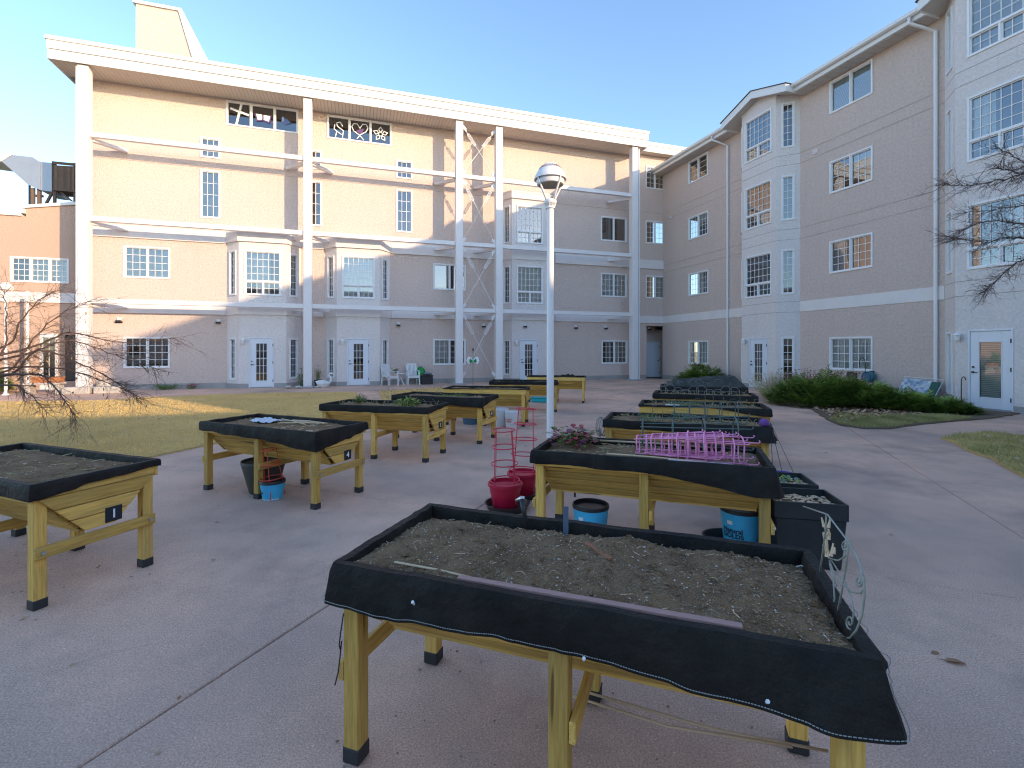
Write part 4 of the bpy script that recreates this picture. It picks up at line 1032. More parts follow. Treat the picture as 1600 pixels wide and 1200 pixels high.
NM = ('innermost pink wire cage of the nested heap, farthest from the corner', 'second pink wire cage from the inner end of the heap', 'third pink wire cage from the inner end of the heap', 'pink wire cage in the middle of the nested heap', 'fifth pink wire cage from the inner end of the heap', 'pink wire cage lying on top of the nested heap', 'outermost pink wire cage of the heap, at the planter corner')
rk = random.Random(77)
for i in range(7):
    o = cage_lying(-.06+.062*i, .40, .072+.004*i, .105, 3, 4, WIRE_PINK, NM[i], cR2, -.10+rk.uniform(-.05,.05), fR2(.3,-.1)-.012+rk.uniform(0,.03), 5+i, GP, rk.uniform(-7,7))
    o.rotation_euler = (R(rk.uniform(-8,8)), R(rk.uniform(-5,3)), o.rotation_euler.z)
cage_lying(-.05, .75, .10, .15, 4, 6, WIRE_GRN, 'grey-green wire cage lying behind the pink cages', cR2, .16, fR2(.3,.15), 21, None, 3)
cage_lying(-.10, .70, .08, .12, 5, 6, WIRE_GRN, 'grey-green wire cage lying across the sprouting greens', cR3, -.02, fR3(.2,0), 22, None, 2)
for k, (p, e, rr_) in enumerate((((-.45,.28),(.55,.30),.009), ((-.3,-.27),(.45,-.33),.008))):
    wire('cane', [[(p[0],p[1],.80),((p[0]+e[0])/2,(p[1]+e[1])/2,.805),(e[0],e[1],.80)]], rr_, TAN, ('pale cane along the rear of the soil with pink cages', 'pale cane along the front of the soil with pink cages')[k], 'cane', (cR2[0],cR2[1],0), R(cR2[2]))
single('label_strip', MB().box(0,.46,-.022,.022,0,.004), flat('strip_grey', (.45,.45,.47), .5), 'grey plastic strip along the liner below the pink cages', 'strip', on_p(cR2,.18,-.33,.800), R(cR2[2]-1.5))
q = MB().tube([(0,0,0),(.07,0,.004)], .012, 6).prism([(.07,-.018),(.13,-.026),(.20,-.016),(.20,.016),(.13,.026),(.07,.018)], -.004, .006)
single('trowel', q, PL_WHITE, 'white trowel lying on the bare yellow front rail', 'trowel', on_p(cR4,-.52,-.372,.815), R(cR4[2]+8))

# leaf clumps
def leaf(m, p, d, up, L, W, curl=.25):
    d = Vector(d).normalized(); s = d.cross(Vector(up)); s = s.normalized() if s.length > 1e-4 else Vector((1,0,0)); n = s.cross(d)
    p = Vector(p); o = len(m.v)
    for t, w, h in ((0,.12,0),(.35,1,.10),(.7,.8,.06),(1,.06,-curl)):
        for sg in (-1, 1): m.v.append(tuple(p+d*L*t+s*sg*w*W*.5+n*(h*L-abs(sg)*.06*L*(1 if 0 < t < 1 else 0))))
    m.f += [(o+2*i,o+2*i+1,o+2*i+3,o+2*i+2) for i in range(3)]; m.mi += [m.cur]*3
def clump(name, label, cat, loc, n, r, L, W, h, mats, seed, stems=True, parent=None):
    rr = random.Random(seed); ms = [MB() for _ in mats]; st = MB()
    for i in range(n):
        a = rr.uniform(0, 6.28); q = r*math.sqrt(rr.random()); x, y = q*math.cos(a), q*math.sin(a); z = h*rr.uniform(.25, 1)*(1-.5*q/r)
        k = rr.randrange(len(mats)); out = Vector((math.cos(a), math.sin(a), rr.uniform(-.2, .9)))
        leaf(ms[k], (x, y, z), out, (0,0,1), L*rr.uniform(.6,1.3), W*rr.uniform(.6,1.3))
        if stems and i % 2 == 0: st.tube([(x*.25,y*.25,0),(x*.7,y*.7,z*.7),(x,y,z)], .0022, 4)
    o = thing(name, label, cat, loc)
    for b, m in zip(ms, mats):
        if b.f: part('leaves', b, m, o, smooth='all')
    if stems: part('stems', st, LEAFG, o)
    return o
clump('heuchera', 'red and green leaved plant at the corner with pink cages', 'plant', on_p(cR2,-.66,.10,fR2(-.66,.1)), 150, .20, .055, .05, .20, [LEAFR, LEAFR, LEAFP, LEAFG], 3)
clump('herb', 'pale fern-like herb near the number 5 planter far rim', 'plant', on_p(c5,-.52,.12,f5(-.52,.1)), 160, .11, .05, .012, .16, [LEAFB, LEAFG], 4)
clump('parsley', 'bright green parsley clump in the number 5 planter', 'plant', on_p(c5,.36,.05,f5(.36,.05)), 260, .19, .05, .03, .15, [LEAFG, BUSHY], 5)
clump('seedling', 'blue-green seedling in the soil behind the pink cages', 'plant', on_p(cR3,-.42,.02,fR3(-.4,0)), 40, .12, .05, .018, .12, [LEAFB, LEAFG], 6)
clump('seedling', 'blue-green leafy seedling nearest the white trowel', 'plant', on_p(cR3,-.02,.10,fR3(0,.1)), 60, .16, .05, .02, .10, [LEAFB], 7)
clump('seedling', 'short green seedling in the planter with the bare front rail', 'plant', on_p(cR4,-.25,.08,fR4(-.2,.1)), 70, .3, .04, .014, .07, [LEAFG, LEAFB], 8)
clump('seedling', 'low green weeds in the planter beside white buckets', 'plant', on_p(c6,.1,.05,f6(.1,.05)), 60, .35, .04, .014, .05, [LEAFG], 9)
def straw(c, f, n, seed, label, hmax=.10, m=STRAW):
    rr = random.Random(seed); q = MB()
    for i in range(n):
        x, y = rr.uniform(-.82,.82), rr.uniform(-.3,.3); z = f(x,y); a = rr.uniform(0,6.28); l = rr.uniform(.03,.12); h = rr.uniform(.0,hmax)
        q.tube([(x,y,z),(x+l*.5*math.cos(a),y+l*.5*math.sin(a),z+h*.7),(x+l*math.cos(a),y+l*math.sin(a),z+h)], .0025, 3)
    o = single('straw', q, m, label, 'straw', (c[0],c[1],0), R(c[2])); o['kind'] = 'stuff'
straw(cR3, fR3, 120, 1, 'dry straw strewn among the sprouting greens', .05)
straw(cR4, fR4, 70, 2, 'dry straw on the soil behind the white trowel', .08)
straw(cR5, fR5, 60, 3, 'dry straw on the soil before the dark netting', .09)
straw(cR2, fR2, 60, 4, 'dry straw on the soil around the pink cages', .02)
straw(c5, f5, 60, 5, 'pale dry stalks standing in the number 5 planter', .12)
straw(c1, f1, 60, 6, 'pale straw bits on the dark mulch of planter 1', .01)

# wire hoops over R5/R6 and the netting heap
for k, (c, x0, x1, n) in enumerate(((cR5, -.75, .55, 10), (cR6, -.75, .35, 9))):
    o = thing('wire_fence_roll', ('grey wire hoops standing in the planter before the netting', 'grey wire hoops standing against the dark netting')[k], 'wire hoops', (c[0], c[1], 0), R(c[2]))
    for i in range(n):
        x = x0+(x1-x0)*i/(n-1); h = .17+.05*math.sin(i*1.7); w = .09
        part('hoop', MB().tube([(x-w,.0+.02*(i%3),.74),(x-w,.02,.74+h*.7),(x-w*.4,.03,.74+h),(x+w*.4,.03,.74+h),(x+w,.02,.74+h*.7),(x+w,.0,.74)], .0042, 4), WIRE_GREY, o)
    part('tie_wire', MB().tube([(x0-.1,.02,.84),(x1+.1,.02,.85)], .003, 4), WIRE_GREY, o)
for k, (c, xa, n_, s_) in enumerate(((cR4, -.2, 8, 31), (cR3, -.5, 9, 32))):
    o = thing('wire_stakes', ('thin green wire stakes standing behind the white trowel', 'thin green wire stakes standing among the sprouting greens')[k], 'wire stakes', (c[0], c[1], 0), R(c[2])); rr = random.Random(s_)
    for i in range(n_):
        x, y = xa+i*.13, rr.uniform(-.25,.25); h = rr.uniform(.12,.26)
        part('stake', MB().tube([(x,y,.74),(x+rr.uniform(-.02,.02),y,.74+h),(x+.06,y,.74+h)] if i % 2 else [(x,y,.74),(x+rr.uniform(-.02,.02),y,.74+h)], .0035, 4), WIRE_GRN, o)
q = MB(); nx, ny = 60, 26
for j in range(ny+1):
    for i in range(nx+1):
        x, y = -.88+1.86*i/nx, -.05+.62*j/ny; e = min(1, min(i, nx-i)/8)*min(1, min(j, ny-j)/5)
        h = (.09+.13*min(1, i/nx*1.6))*e+.075*nz(x*1.6, y*6, 2.4, 3)*e+.05*abs(nz(x*2+y, y*8, 3.2, 8))*e+.02*nz(x*3, y*14, 4, 2)*e
        q.v.append((x, y, .76+h-(.10 if j == 0 else 0)))
for j in range(ny):
    for i in range(nx): a = j*(nx+1)+i; q.f.append((a,a+1,a+nx+2,a+nx+1)); q.mi.append(0)
single('netting', q, flat('netting_dark', (.035,.038,.035), .6, bump=(40,.8,.02), var=(7,.6), col2=(.09,.09,.075)), 'heap of folded dark garden netting on the far planter', 'netting', (cR6[0],cR6[1],0), R(cR6[2]), smooth='all')
q = MB(); nx, ny = 18, 12
for j in range(ny+1):
    for i in range(nx+1):
        x, y = (i/nx-.5)*.5, (j/ny-.5)*.22; e = 1-max(abs(i/nx-.5), abs(j/ny-.5))*2; q.v.append((x, y, .78+.08*min(1, e*2.5)*(1+.5*nz(x,y,9,1))))
for j in range(ny):
    for i in range(nx): a = j*(nx+1)+i; q.f.append((a,a+1,a+nx+2,a+nx+1)); q.mi.append(0)
single('liner_fold', q, LINER, 'bunched black fabric flap on the farthest planter rim', 'fabric', on_p(c9,.35,.1,0.0), R(c9[2]), smooth='all')

# ------------------------------------------------------------------ pots and buckets on the paving
def pot(name, label, cat, p, r_top, r_bot, h, m, lip=.018, soil=True, k=32, group=None, rz=0.0):
    o = thing(name, label, cat, p, rz, group); t = .006
    b = MB().lathe([(r_bot*.97,0),(r_bot,.006),(r_top,h-.03),(r_top-t,h-.03),(r_bot-t,.012)], k); part('body', b, m, o, smooth=True)
    part('rim', MB().lathe([(r_top-.002,h-.032),(r_top+lip*.6,h-.030),(r_top+lip*.6,h-.004),(r_top+lip*.2,h),(r_top-t,h),(r_top-t,h-.03)], k), m, o, smooth=True)
    if soil:
        q = MB(); n = 10
        q.v.append((0,0,h-.055))
        for i in range(1, n+1):
            for j in range(k):
                a = 6.283*j/k; rr_ = (r_top-.008)*i/n*.97; q.v.append((rr_*math.cos(a), rr_*math.sin(a), h-.06+.012*nz(rr_*math.cos(a)*30, rr_*math.sin(a)*30, 1, h)))
        q.f += [(0,1+j,1+(j+1)%k) for j in range(k)]+[(1+(i-1)*k+j,1+i*k+j,1+i*k+(j+1)%k,1+(i-1)*k+(j+1)%k) for i in range(1,n) for j in range(k)]; q.mi += [0]*len(q.f)
        part('soil', q, SOIL, o, smooth='all')
    return o
def dish(name, label, p, r, h, m, sx=1.0, sy=1.0, rz=0.0):
    o = thing(name, label, 'saucer', p, rz); k = 36
    part('tray', MB().lathe([(r*.86,0),(r,h-.01),(r+.012,h),(r-.004,h),(r-.012,h-.012),(r*.82,.012)], k, sx=sx, sy=sy), m, o, smooth=True)
def cage(label, p, h, r_top, r_bot, n, k, m, tilt=(0,0), group=None, t=.0045, flat_top=True):
    o = thing('tomato_cage', label, 'wire cage', p, 0, group); o.rotation_euler = (R(tilt[0]), R(tilt[1]), .4)
    for i in range(n):
        f = i/(n-1) if n > 1 else 0; z = .10+(h-.10)*f; r = r_bot+(r_top-r_bot)*f
        part('ring', MB().ring((0,0,z), r, t*1.35, 28, 6), m, o, smooth='all')
    for j in range(k):
        a = 6.283*j/k+.35; part('rod', MB().tube([(math.cos(a)*r_bot*1.05,math.sin(a)*r_bot*1.05,-.12),(math.cos(a)*r_top,math.sin(a)*r_top,h)], t, 5), m, o)
    return o
s1p = Vector((-.05,4.98,0)); dish('saucer', 'wide black saucer under the front red pot', s1p, .225, .07, PL_BLACK)
pr = pot('flower_pot', 'front red plastic pot with a red wire cage in it', 'pot', s1p+Vector((-.02,.0,.014)), .17, .125, .265, PL_RED)
cage('red wire cage standing in the front red pot', s1p+Vector((-.02,0,.2)), .62, .115, .15, 4, 4, WIRE_RED, (1,-2))
s2p = Vector((.12,5.42,0)); dish('saucer', 'black saucer under the rear red pot beside the planter corner', s2p, .21, .06, PL_BLACK)
pot('flower_pot', 'rear red plastic pot half hidden by the planter corner', 'pot', s2p+Vector((0,.0,.014)), .165, .125, .26, PL_RED)
cage('red wire cage standing in the rear red pot', s2p+Vector((.01,0,.2)), .78, .115, .16, 5, 4, WIRE_RED, (-2,3))
def print_on(o, r0, h0, r1, h1, items):
    """flat printed patches wrapped on a tapering bucket: (angle0, angle1, z0, z1, material)"""
    for a0, a1, z0, z1, m in items:
        n = 10; q = MB()
        for i in range(n+1):
            a = R(a0+(a1-a0)*i/n)
            for z in (z0, z1): r = r0+(r1-r0)*(z-h0)/(h1-h0)+.0018; q.v.append((r*math.cos(a), r*math.sin(a), z))
        q.f += [(2*i,2*i+2,2*i+3,2*i+1) for i in range(n)]; q.mi += [0]*n; part('print', q, m, o, smooth='all')
def blue_bucket(label, p, r_top, r_bot, h, face=-90, barcode=True, soil=True):
    o = pot('grow_bucket', label, 'bucket', p, r_top, r_bot, h, PL_BLUE, .008, soil)
    o.children[1].data.materials.clear(); o.children[1].data.materials.append(PL_BLACK)
    rr = random.Random(int(r_top*1000)); it = []
    f0, h0, f1, h1 = r_bot, .006, r_top, h-.03
    for i in range(9): it.append((face-70+i*16, face-70+i*16+13, .008, .018+.014*rr.random(), WHITEP))
    for i in range(5): it.append((face-5+rr.uniform(-4,4), face+38+rr.uniform(-8,4), h*.42+i*.022, h*.42+i*.022+.004, flat('print_pale', (.10,.40,.75), .5)))
    if barcode:
        it.append((face+14, face+31, .035, .065, WHITEP))
        for i in range(7): it.append((face+16+i*2, face+16.9+i*2, .039, .061, INK))
    it.append((face-62, face-44, h*.62, h*.72, WHITEP))
    print_on(o, f0, h0, f1, h1, it)
    for j, (s, zz_) in enumerate((('Natural', .47), ('GOLDS', .33)) if barcode else (('Natural', .42),)):
        tm = text_mesh(s, h*.17, INK, .0016)
        for v in tm.vertices:        # wrap the lettering round the bucket
            z = h*zz_+v.co.y; r = f0+(f1-f0)*(z-h0)/(h1-h0)+.0035; a = R(face-46)+v.co.x/r; v.co = (r*math.cos(a), r*math.sin(a), z)
        link('lettering', tm, o)
    return o
b1 = Vector((.69,4.22,0)); blue_bucket('bright blue printed bucket under the middle of the pink-cage planter', b1, .155, .125, .30, -80, False)
b2 = Vector((1.90,4.0,.03)); dish('saucer', 'oval black tray under the blue bucket beside the corner leg', Vector((1.88,4.03,0)), .24, .075, PL_BLACK, 1.08, .85, R(-20))
blue_bucket('bright blue printed bucket standing in an oval black tray', b2, .158, .128, .315, -95)
dish('saucer', 'black saucer under the middle of the pink-cage planter', Vector((.50,4.30,0)), .15, .05, PL_BLACK)
b3 = G(426, 779); blue_bucket('blue printed bucket with an orange wire cage under planter 4', b3, .128, .10, .21, -100, False)
cage('orange wire cage standing in the blue bucket under planter 4', b3+Vector((0,0,.13)), .42, .075, .115, 3, 3, WIRE_ORG, (0,-5))
pot('plant_pot', 'tall dark grey pot standing behind the orange wire cage', 'pot', G(412, 768), .235, .15, .37, PL_GREY, .006, False)
def bucket(label, p, r_top, r_bot, h, m, bands=True, handle=True):
    o = pot('pail', label, 'bucket', p, r_top, r_bot, h, m, .008, False)
    if bands:
        for z in (h-.06, h-.085, h-.11): part('rib', MB().ring((0,0,z), r_bot+(r_top-r_bot)*z/h+.002, .005, 28, 5), m, o)
    if handle: part('handle', MB().tube(arc((0,0), .11, R(200), R(340), 12, lambda x, z: (-r_top-.012, x, h*.55+z+.06)), .0035, 5), flat('pail_handle', (.45,.1,.14), .5), o)
    return o
w1 = bucket('tall white pail in a row of two, beside the number 8 planter leg', G(783,666), .165, .135, .385, PL_WHITE, False, False)
w2 = bucket('white pail with reddish print next to the planter leg', G(800,669), .145, .13, .36, PL_WHITE)
rr = random.Random(2); it = []
for i in range(4): it.append((-150+rr.uniform(-6,6), -95+rr.uniform(-12,8), .20-.022*i, .212-.022*i, REDP))
for i in range(3): it.append((-110+i*14, -101+i*14, .09, .094, INK))
print_on(w2, .13, .006, .145, .33, it)
o = thing('storage_tub', 'low dark blue tub under the planter with the sagging liner', 'tub', G(736,662))
part('body', MB().lathe([(.17,0),(.205,.19),(.215,.20),(.20,.20),(.165,.012)], 28), PL_TUB, o, smooth=True)
o = thing('storage_tub', 'flat teal tub on the paving below the lamp post planter', 'tub', G(846,629) + Vector((0,.2,0)), R(-5))
part('body', MB().prism([(-.30,-.18),(.30,-.18),(.30,.18),(-.30,.18)], 0, .15), PL_TEAL, o, bevel=.03); part('rim', MB().box(-.32,.32,-.20,.20,.13,.155), PL_TEAL, o, bevel=.01)
dish('saucer', 'shallow terracotta dish behind the red-leaved plant', at(905,682,5.5)-Vector((0,0,.07)), .135, .07, TERRA)
o = thing('plant_stand', 'small black stool carrying the terracotta dish', 'stool', Vector((*at(905,682,5.5).xy,0)))
zt_ = at(905,682,5.5).z-.07
part('top', MB().lathe([(.12,zt_-.03),(.13,zt_-.028),(.13,zt_-.001),(.12,zt_)], 24), PL_BLACK, o)
for k in range(3): t = k*2.094; part('leg', MB().tube([(.13*math.cos(t),.13*math.sin(t),0),(.09*math.cos(t),.09*math.sin(t),zt_-.02)], .012, 6), PL_BLACK, o)
q = MB(); rr = random.Random(6)
for k in range(14):
    a = rr.uniform(0,6.28); q.tube(arc((0,0), .09+.04*rr.random(), a, a+5, 14, lambda x, z: (x*.5+rr.uniform(-.003,.003), .05*math.sin(k), z+.14)), .003, 4)
single('wire_coil', q, WIRE_GREY, 'loose coil of grey-green wire leaning beside the planter corner', 'wire coil', on_p(cR3,-.97,-.05,.52), R(20))
# charcoal square planters, purple hanging pot
def square_pot(label, x, y, rz, w=.50, d=.42, h=.50):
    o = thing('square_pot', label, 'pot', (x, y, 0), R(rz)); k = .86
    b = MB().hexa([(-w/2*k,-d/2*k,0),(w/2*k,-d/2*k,0),(w/2*k,d/2*k,0),(-w/2*k,d/2*k,0),(-w/2*.97,-d/2*.97,h-.12),(w/2*.97,-d/2*.97,h-.12),(w/2*.97,d/2*.97,h-.12),(-w/2*.97,d/2*.97,h-.12)])
    part('body', b, PL_CHAR, o, bevel=.01)
    t = .016
    r_ = MB().box(-w/2,w/2,-d/2,-d/2+t,h-.121,h).box(-w/2,w/2,d/2-t,d/2,h-.121,h).box(-w/2,-w/2+t,-d/2+t,d/2-t,h-.121,h).box(w/2-t,w/2,-d/2+t,d/2-t,h-.121,h)
    part('rim', r_, PL_CHAR, o)
    q = MB(); n = 14
    for j in range(n+1):
        for i in range(n+1): X, Y = (i/n-.5)*(w-.034), (j/n-.5)*(d-.034); q.v.append((X, Y, h-.06+.022*nz(X,Y,9,x)))
    for j in range(n):
        for i in range(n): a = j*(n+1)+i; q.f.append((a,a+1,a+n+2,a+n+1)); q.mi.append(0)
    so = part('soil', q, SOIL, o, smooth='all')
    part('straw_mulch', bits(lambda X, Y: h-.05, 260, .012, int(x*100), w/2-.03, d/2-.03, .5), TAN, so, kind='stuff')
    return o
square_pot('nearer square charcoal pot beside the planter corner', 2.28, 3.80, -12)
square_pot('farther square charcoal pot with a green melon-like plant', 2.40, 4.33, -14)
clump('seedling', 'small yellow-green leaves in the farther charcoal pot', 'plant', (2.52,4.36,.45), 16, .07, .06, .04, .06, [BUSHY, LEAFB], 12)
hp = Vector((2.74,4.86,.38)); o = thing('hanging_pot', 'purple hanging pot slung from the planter corner by cords', 'pot', hp)
part('body', MB().lathe([(.07,-.13),(.105,0),(.118,.008),(.118,.018),(.10,.012),(.066,-.12)], 26), PL_PURPLE, o, smooth=True)
hk = on_p(cR3,.90,-.30,.86)-hp
for k in range(3):
    t = k*2.094; part('cord', MB().tube([(.11*math.cos(t),.11*math.sin(t),.01),hk*.97], .003, 4), PL_BLACK, o)
single('glove', MB().lathe([(.03,0),(.055,.02),(.05,.06),(.02,.085)], 14), flat('cloth_purple', (.16,.06,.26), .8), 'purple knob of cloth on the planter corner above the hanging pot', 'cloth', on_p(cR3,.84,-.30,.80), 0, smooth='all')
# ------------------------------------------------------------------ lamp posts
def lamp_post(label, x, y, s=1.0):
    o = thing('lamp_post', label, 'lamp post', (x, y, 0)); o.scale = (s, s, s)
    part('pole', MB().lathe([(.046,.02),(.046,.5),(.043,3.40)], 24), LAMPW, o, smooth=True)
    part('base_plate', MB().lathe([(.11,0),(.11,.02),(.07,.05),(.052,.10),(.05,.14)], 24), LAMPW, o, smooth=True)
    cp = part('capital', MB().lathe([(.047,3.40),(.060,3.405),(.060,3.42),(.052,3.43),(.050,3.455),(.072,3.465),(.078,3.48),(.078,3.50),(.070,3.515),(.04,3.52)], 28), LAMPW, o, smooth=True)
    fl = MB()
    for k in range(20): t = k*6.283/20; fl.tube([(.051*math.cos(t),.051*math.sin(t),3.425),(.070*math.cos(t),.070*math.sin(t),3.468)], .005, 4)
    part('flute', fl, LAMPW, cp)
    hd = part('lamp_shade', MB().lathe([(.0,3.955),(.07,3.958),(.088,3.95),(.105,3.925),(.145,3.885),(.185,3.825),(.203,3.775),(.203,3.762),(.195,3.758),(.165,3.80),(.10,3.83),(.0,3.84)], 40), LAMPW, o, smooth=True)
    v = MB()
    for k in range(36):
        t = k*6.283/36; c, s_ = math.cos(t), math.sin(t)
        v.tube([(.108*c,.108*s_,3.928),(.143*c,.143*s_,3.893)], .0045, 4)
    part('vent_slot', v, WGROOVE, hd)
    part('lens_ring', MB().lathe([(.172,3.775),(.176,3.735),(.165,3.70),(.150,3.695),(.150,3.715),(.155,3.775)], 36), LAMPW, o, smooth=True)
    part('lens', MB().lathe([(.0,3.705),(.10,3.702),(.149,3.708),(.149,3.712),(0,3.714)], 32), LENS, o, smooth=True)
    for k in range(4):
        t = k*1.5708+.62+.785*0; c, s_ = math.cos(t), math.sin(t)
        part('strut', MB().tube([(.062*c,.062*s_,3.50),(.095*c,.095*s_,3.57),(.178*c,.178*s_,3.72),(.192*c,.192*s_,3.765)], [.013,.012,.012,.010], 8), LAMPW, o, smooth='all')
lamp_post('white lamp post with a domed head rising among the planters', .478, 6.0)
lamp_post('distant white lamp post beside the brown annex', -18.3, 17.4, 1.03)
o = thing('garden_post', 'slim white post with short arm before the annex entrance', 'post', (*_pa(43, 1.0), 0))
part('pole', MB().tube([(0,0,0),(0,0,3.9)], .055, 12), LAMPW, o, smooth=True); part('arm', MB().tube([(0,0,3.75),(-.16,-.05,3.72)], .03, 8), LAMPW, o)

# ------------------------------------------------------------------ shrubs
def juniper(label, cx, cy, rx, ry, h, n, seed, rot=0.0, light=.5):
    rr = random.Random(seed); o = thing('juniper', label, 'shrub', (cx, cy, 0), R(rot)); ms = [MB(), MB()]
    for i in range(n):
        a = rr.uniform(0, 6.283); q = math.sqrt(rr.random()); x, y = q*math.cos(a)*rx, q*math.sin(a)*ry
        top = h*(1-q*q*.75)*(.74+.62*nz(x, y, 2.6, seed)); z = top*rr.uniform(.45, 1.0) if rr.random() < .8 else top*rr.uniform(.1,.5)
        d = Vector((math.cos(a)*(.5+.6*q)+rr.uniform(-.5,.5), math.sin(a)*(.5+.6*q)+rr.uniform(-.5,.5), rr.uniform(.05,1.0)*(1.15-q*.7))).normalized()
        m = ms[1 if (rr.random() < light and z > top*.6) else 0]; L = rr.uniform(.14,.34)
        s = d.cross(Vector((0,0,1))).normalized(); u_ = s.cross(d)
        for k in range(6):        # a feathery spray: blades fanned along a stem
            f = .15+.14*k; sg = -1 if k % 2 else 1
            p = Vector((x,y,max(.02,z)))+d*L*f; e = (d*.8+s*sg*.75+u_*rr.uniform(-.25,.35)).normalized(); l = L*(.55-.05*k); w = .013+.008*rr.random()
            t = e.cross(u_).normalized()*w; b = len(m.v)
            m.v += [tuple(p-t*.6), tuple(p+t*.6), tuple(p+e*l*.55+t), tuple(p+e*l), tuple(p+e*l*.55-t)]
            m.f.append((b,b+1,b+2,b+3,b+4)); m.mi.append(0)
    for m, mm in zip(ms, (JUN, JUN2)):
        me = bpy.data.meshes.new('foliage'); me.from_pydata(m.v, [], m.f); me.materials.append(mm); link('foliage', me, o)
    b = MB()
    for k in range(14):
        a = k*.45; b.tube([(0,0,0),(rx*.45*math.cos(a),ry*.45*math.sin(a),h*.35),(rx*.8*math.cos(a),ry*.8*math.sin(a),h*.3)], [.03,.018,.006], 5)
    part('branches', b, TWIG, o)
juniper('spreading green juniper next to the dry brown shrub', 9.25, 14.4, 1.35, 1.25, .95, 3600, 1)
juniper('spreading green juniper below the hose reel, middle of the bed', 10.2, 13.75, 1.25, .95, .78, 3000, 2, -40)
juniper('low green juniper reaching toward the glazed door', 10.95, 12.75, .95, .50, .50, 1500, 3, -38)
juniper('dark green juniper in the inner corner of the wings', 8.75, 22.2, 1.15, 1.0, 1.0, 2200, 4)
def twiggy(name, label, cx, cy, r, h, n, seed, leafm, stemm, ln=.05, cat='shrub', leaves=2):
    rr = random.Random(seed); o = thing(name, label, cat, (cx, cy, 0)); st = MB(); lf = MB()
    for i in range(n):
        a = rr.uniform(0,6.283); q = r*math.sqrt(rr.random()); H_ = h*rr.uniform(.5,1.05); x, y = q*math.cos(a), q*math.sin(a)
        t = Vector((x*1.25+rr.uniform(-.1,.1), y*1.25+rr.uniform(-.1,.1), H_)); b = Vector((x*.5,y*.5,0)); mid = b.lerp(t,.55)+Vector((rr.uniform(-.05,.05),rr.uniform(-.05,.05),.04))
        st.tube([b, mid, t], [.005,.0035,.002], 3)
        for k in range(leaves):
            p = mid.lerp(t, rr.random()*1.02); leaf(lf, p, (rr.uniform(-1,1),rr.uniform(-1,1),rr.uniform(-.6,.8)), (0,0,1), ln*rr.uniform(.6,1.4), ln*.6*rr.uniform(.5,1.2))
    part('stems', st, stemm, o); part('leaves', lf, leafm, o, smooth='all')
twiggy('dry_shrub', 'dry brown-leaved shrub behind the green junipers', 10.05, 15.7, 1.0, 1.0, 330, 5, LEAFD, TWIG, .085, leaves=4)
twiggy('dry_perennials', 'pale dry stalks beside the bay door at the bed end', 8.95, 16.4, .70, .90, 300, 6, LEAFD2, STRAW, .045, 'plant', 3)
twiggy('dry_perennials', 'yellow-green low plants at the tip of the planting bed', 8.75, 15.6, .6, .40, 260, 7, BLADE2, STRAW, .06, 'plant', 3)
def litter(name, label, poly, n, seed, mats, size=.055, z=.036, zr=.03):
    rr = random.Random(seed); ms = [MB() for _ in mats]; xs = [p[0] for p in poly]; ys = [p[1] for p in poly]; k = 0; t = 0
    while k < n and t < n*40:
        t += 1; p = (rr.uniform(min(xs),max(xs)), rr.uniform(min(ys),max(ys)))
        if not inside(p, poly): continue
        k += 1; a = rr.uniform(0,6.283); L = size*rr.uniform(.6,1.4)
        leaf(ms[rr.randrange(len(mats))], (p[0],p[1],z+rr.random()*zr), (math.cos(a),math.sin(a),rr.uniform(-.25,.4)), (rr.uniform(-.4,.4),rr.uniform(-.4,.4),1), L, L*.65, rr.uniform(-.2,.4))
    o = link(name, None)
    o['kind'] = 'stuff'; o['label'] = label; o['category'] = 'leaves'
    for b, m in zip(ms, mats):
        if b.f: part('leaves', b, m, o, smooth='all')
litter('leaf_litter', 'drift of fallen brown leaves along the juniper bed', [g2(1250,622), g2(1272,640), g2(1300,655), g2(1325,663), g2(1345,657), g2(1400,654), g2(1450,652), g2(1440,640), g2(1330,630), g2(1290,615)], 1500, 3, [LEAFD, LEAFD2, LEAFD2], .10)
litter('leaf_litter', 'brown leaves scattered on the lawn strip below the chairs', lawn2, 260, 4, [LEAFD, LEAFD2], .08)
litter('leaf_litter', 'few leaves scattered over the dry lawn', lawn_poly, 110, 6, [LEAFD, LEAFD2], .07)
litter('leaf_litter', 'few leaves lying on the fading lawn corner', lawn3, 80, 7, [LEAFD2, LEAFD], .07, .05)
litter('leaf_litter', 'few small pale leaves scattered over the paving', [(-3,1.8),(4.5,1.8),(6.5,10),(6,15),(-1,14),(-4,5)], 75, 8, [LEAFD2, LEAFD2, LEAFD], .038, .004, .002)
rk = random.Random(91); q = MB()
for c_ in (cF, c1, c4, c5, cR2, cR3):
    for _ in range(70):
        x, y = rk.uniform(-1.05,1.05), rk.choice((-1,1))*rk.gauss(.30,.16); P_ = on_p(c_, x, y, .003); s_ = rk.uniform(.003,.009)
        o_ = len(q.v); q.v += [(P_.x-s_,P_.y,P_.z),(P_.x,P_.y-s_,P_.z),(P_.x+s_,P_.y+s_*.6,P_.z),(P_.x,P_.y,P_.z+s_*.8)]; q.f += [(o_,o_+1,o_+3),(o_+1,o_+2,o_+3),(o_+2,o_,o_+3)]; q.mi += [0]*3
o = part('soil_crumbs', q, CHIP, None); o['kind'] = 'stuff'; o['label'] = 'spilled soil crumbs on the paving around the planters'; o['category'] = 'crumbs'
q = MB()
leaf(q, (-.045,0,.008), (1,.1,.06), (0,.2,1), .10, .055, .12); q.tube([(-.045,0,.009),(-.075,.012,.004)], .0015, 4)
single('fallen_leaf', q, LEAFD, 'single curled brown leaf on the bare paving by the nearest planter', 'leaf', G(1492,1036), R(-15), smooth='all')
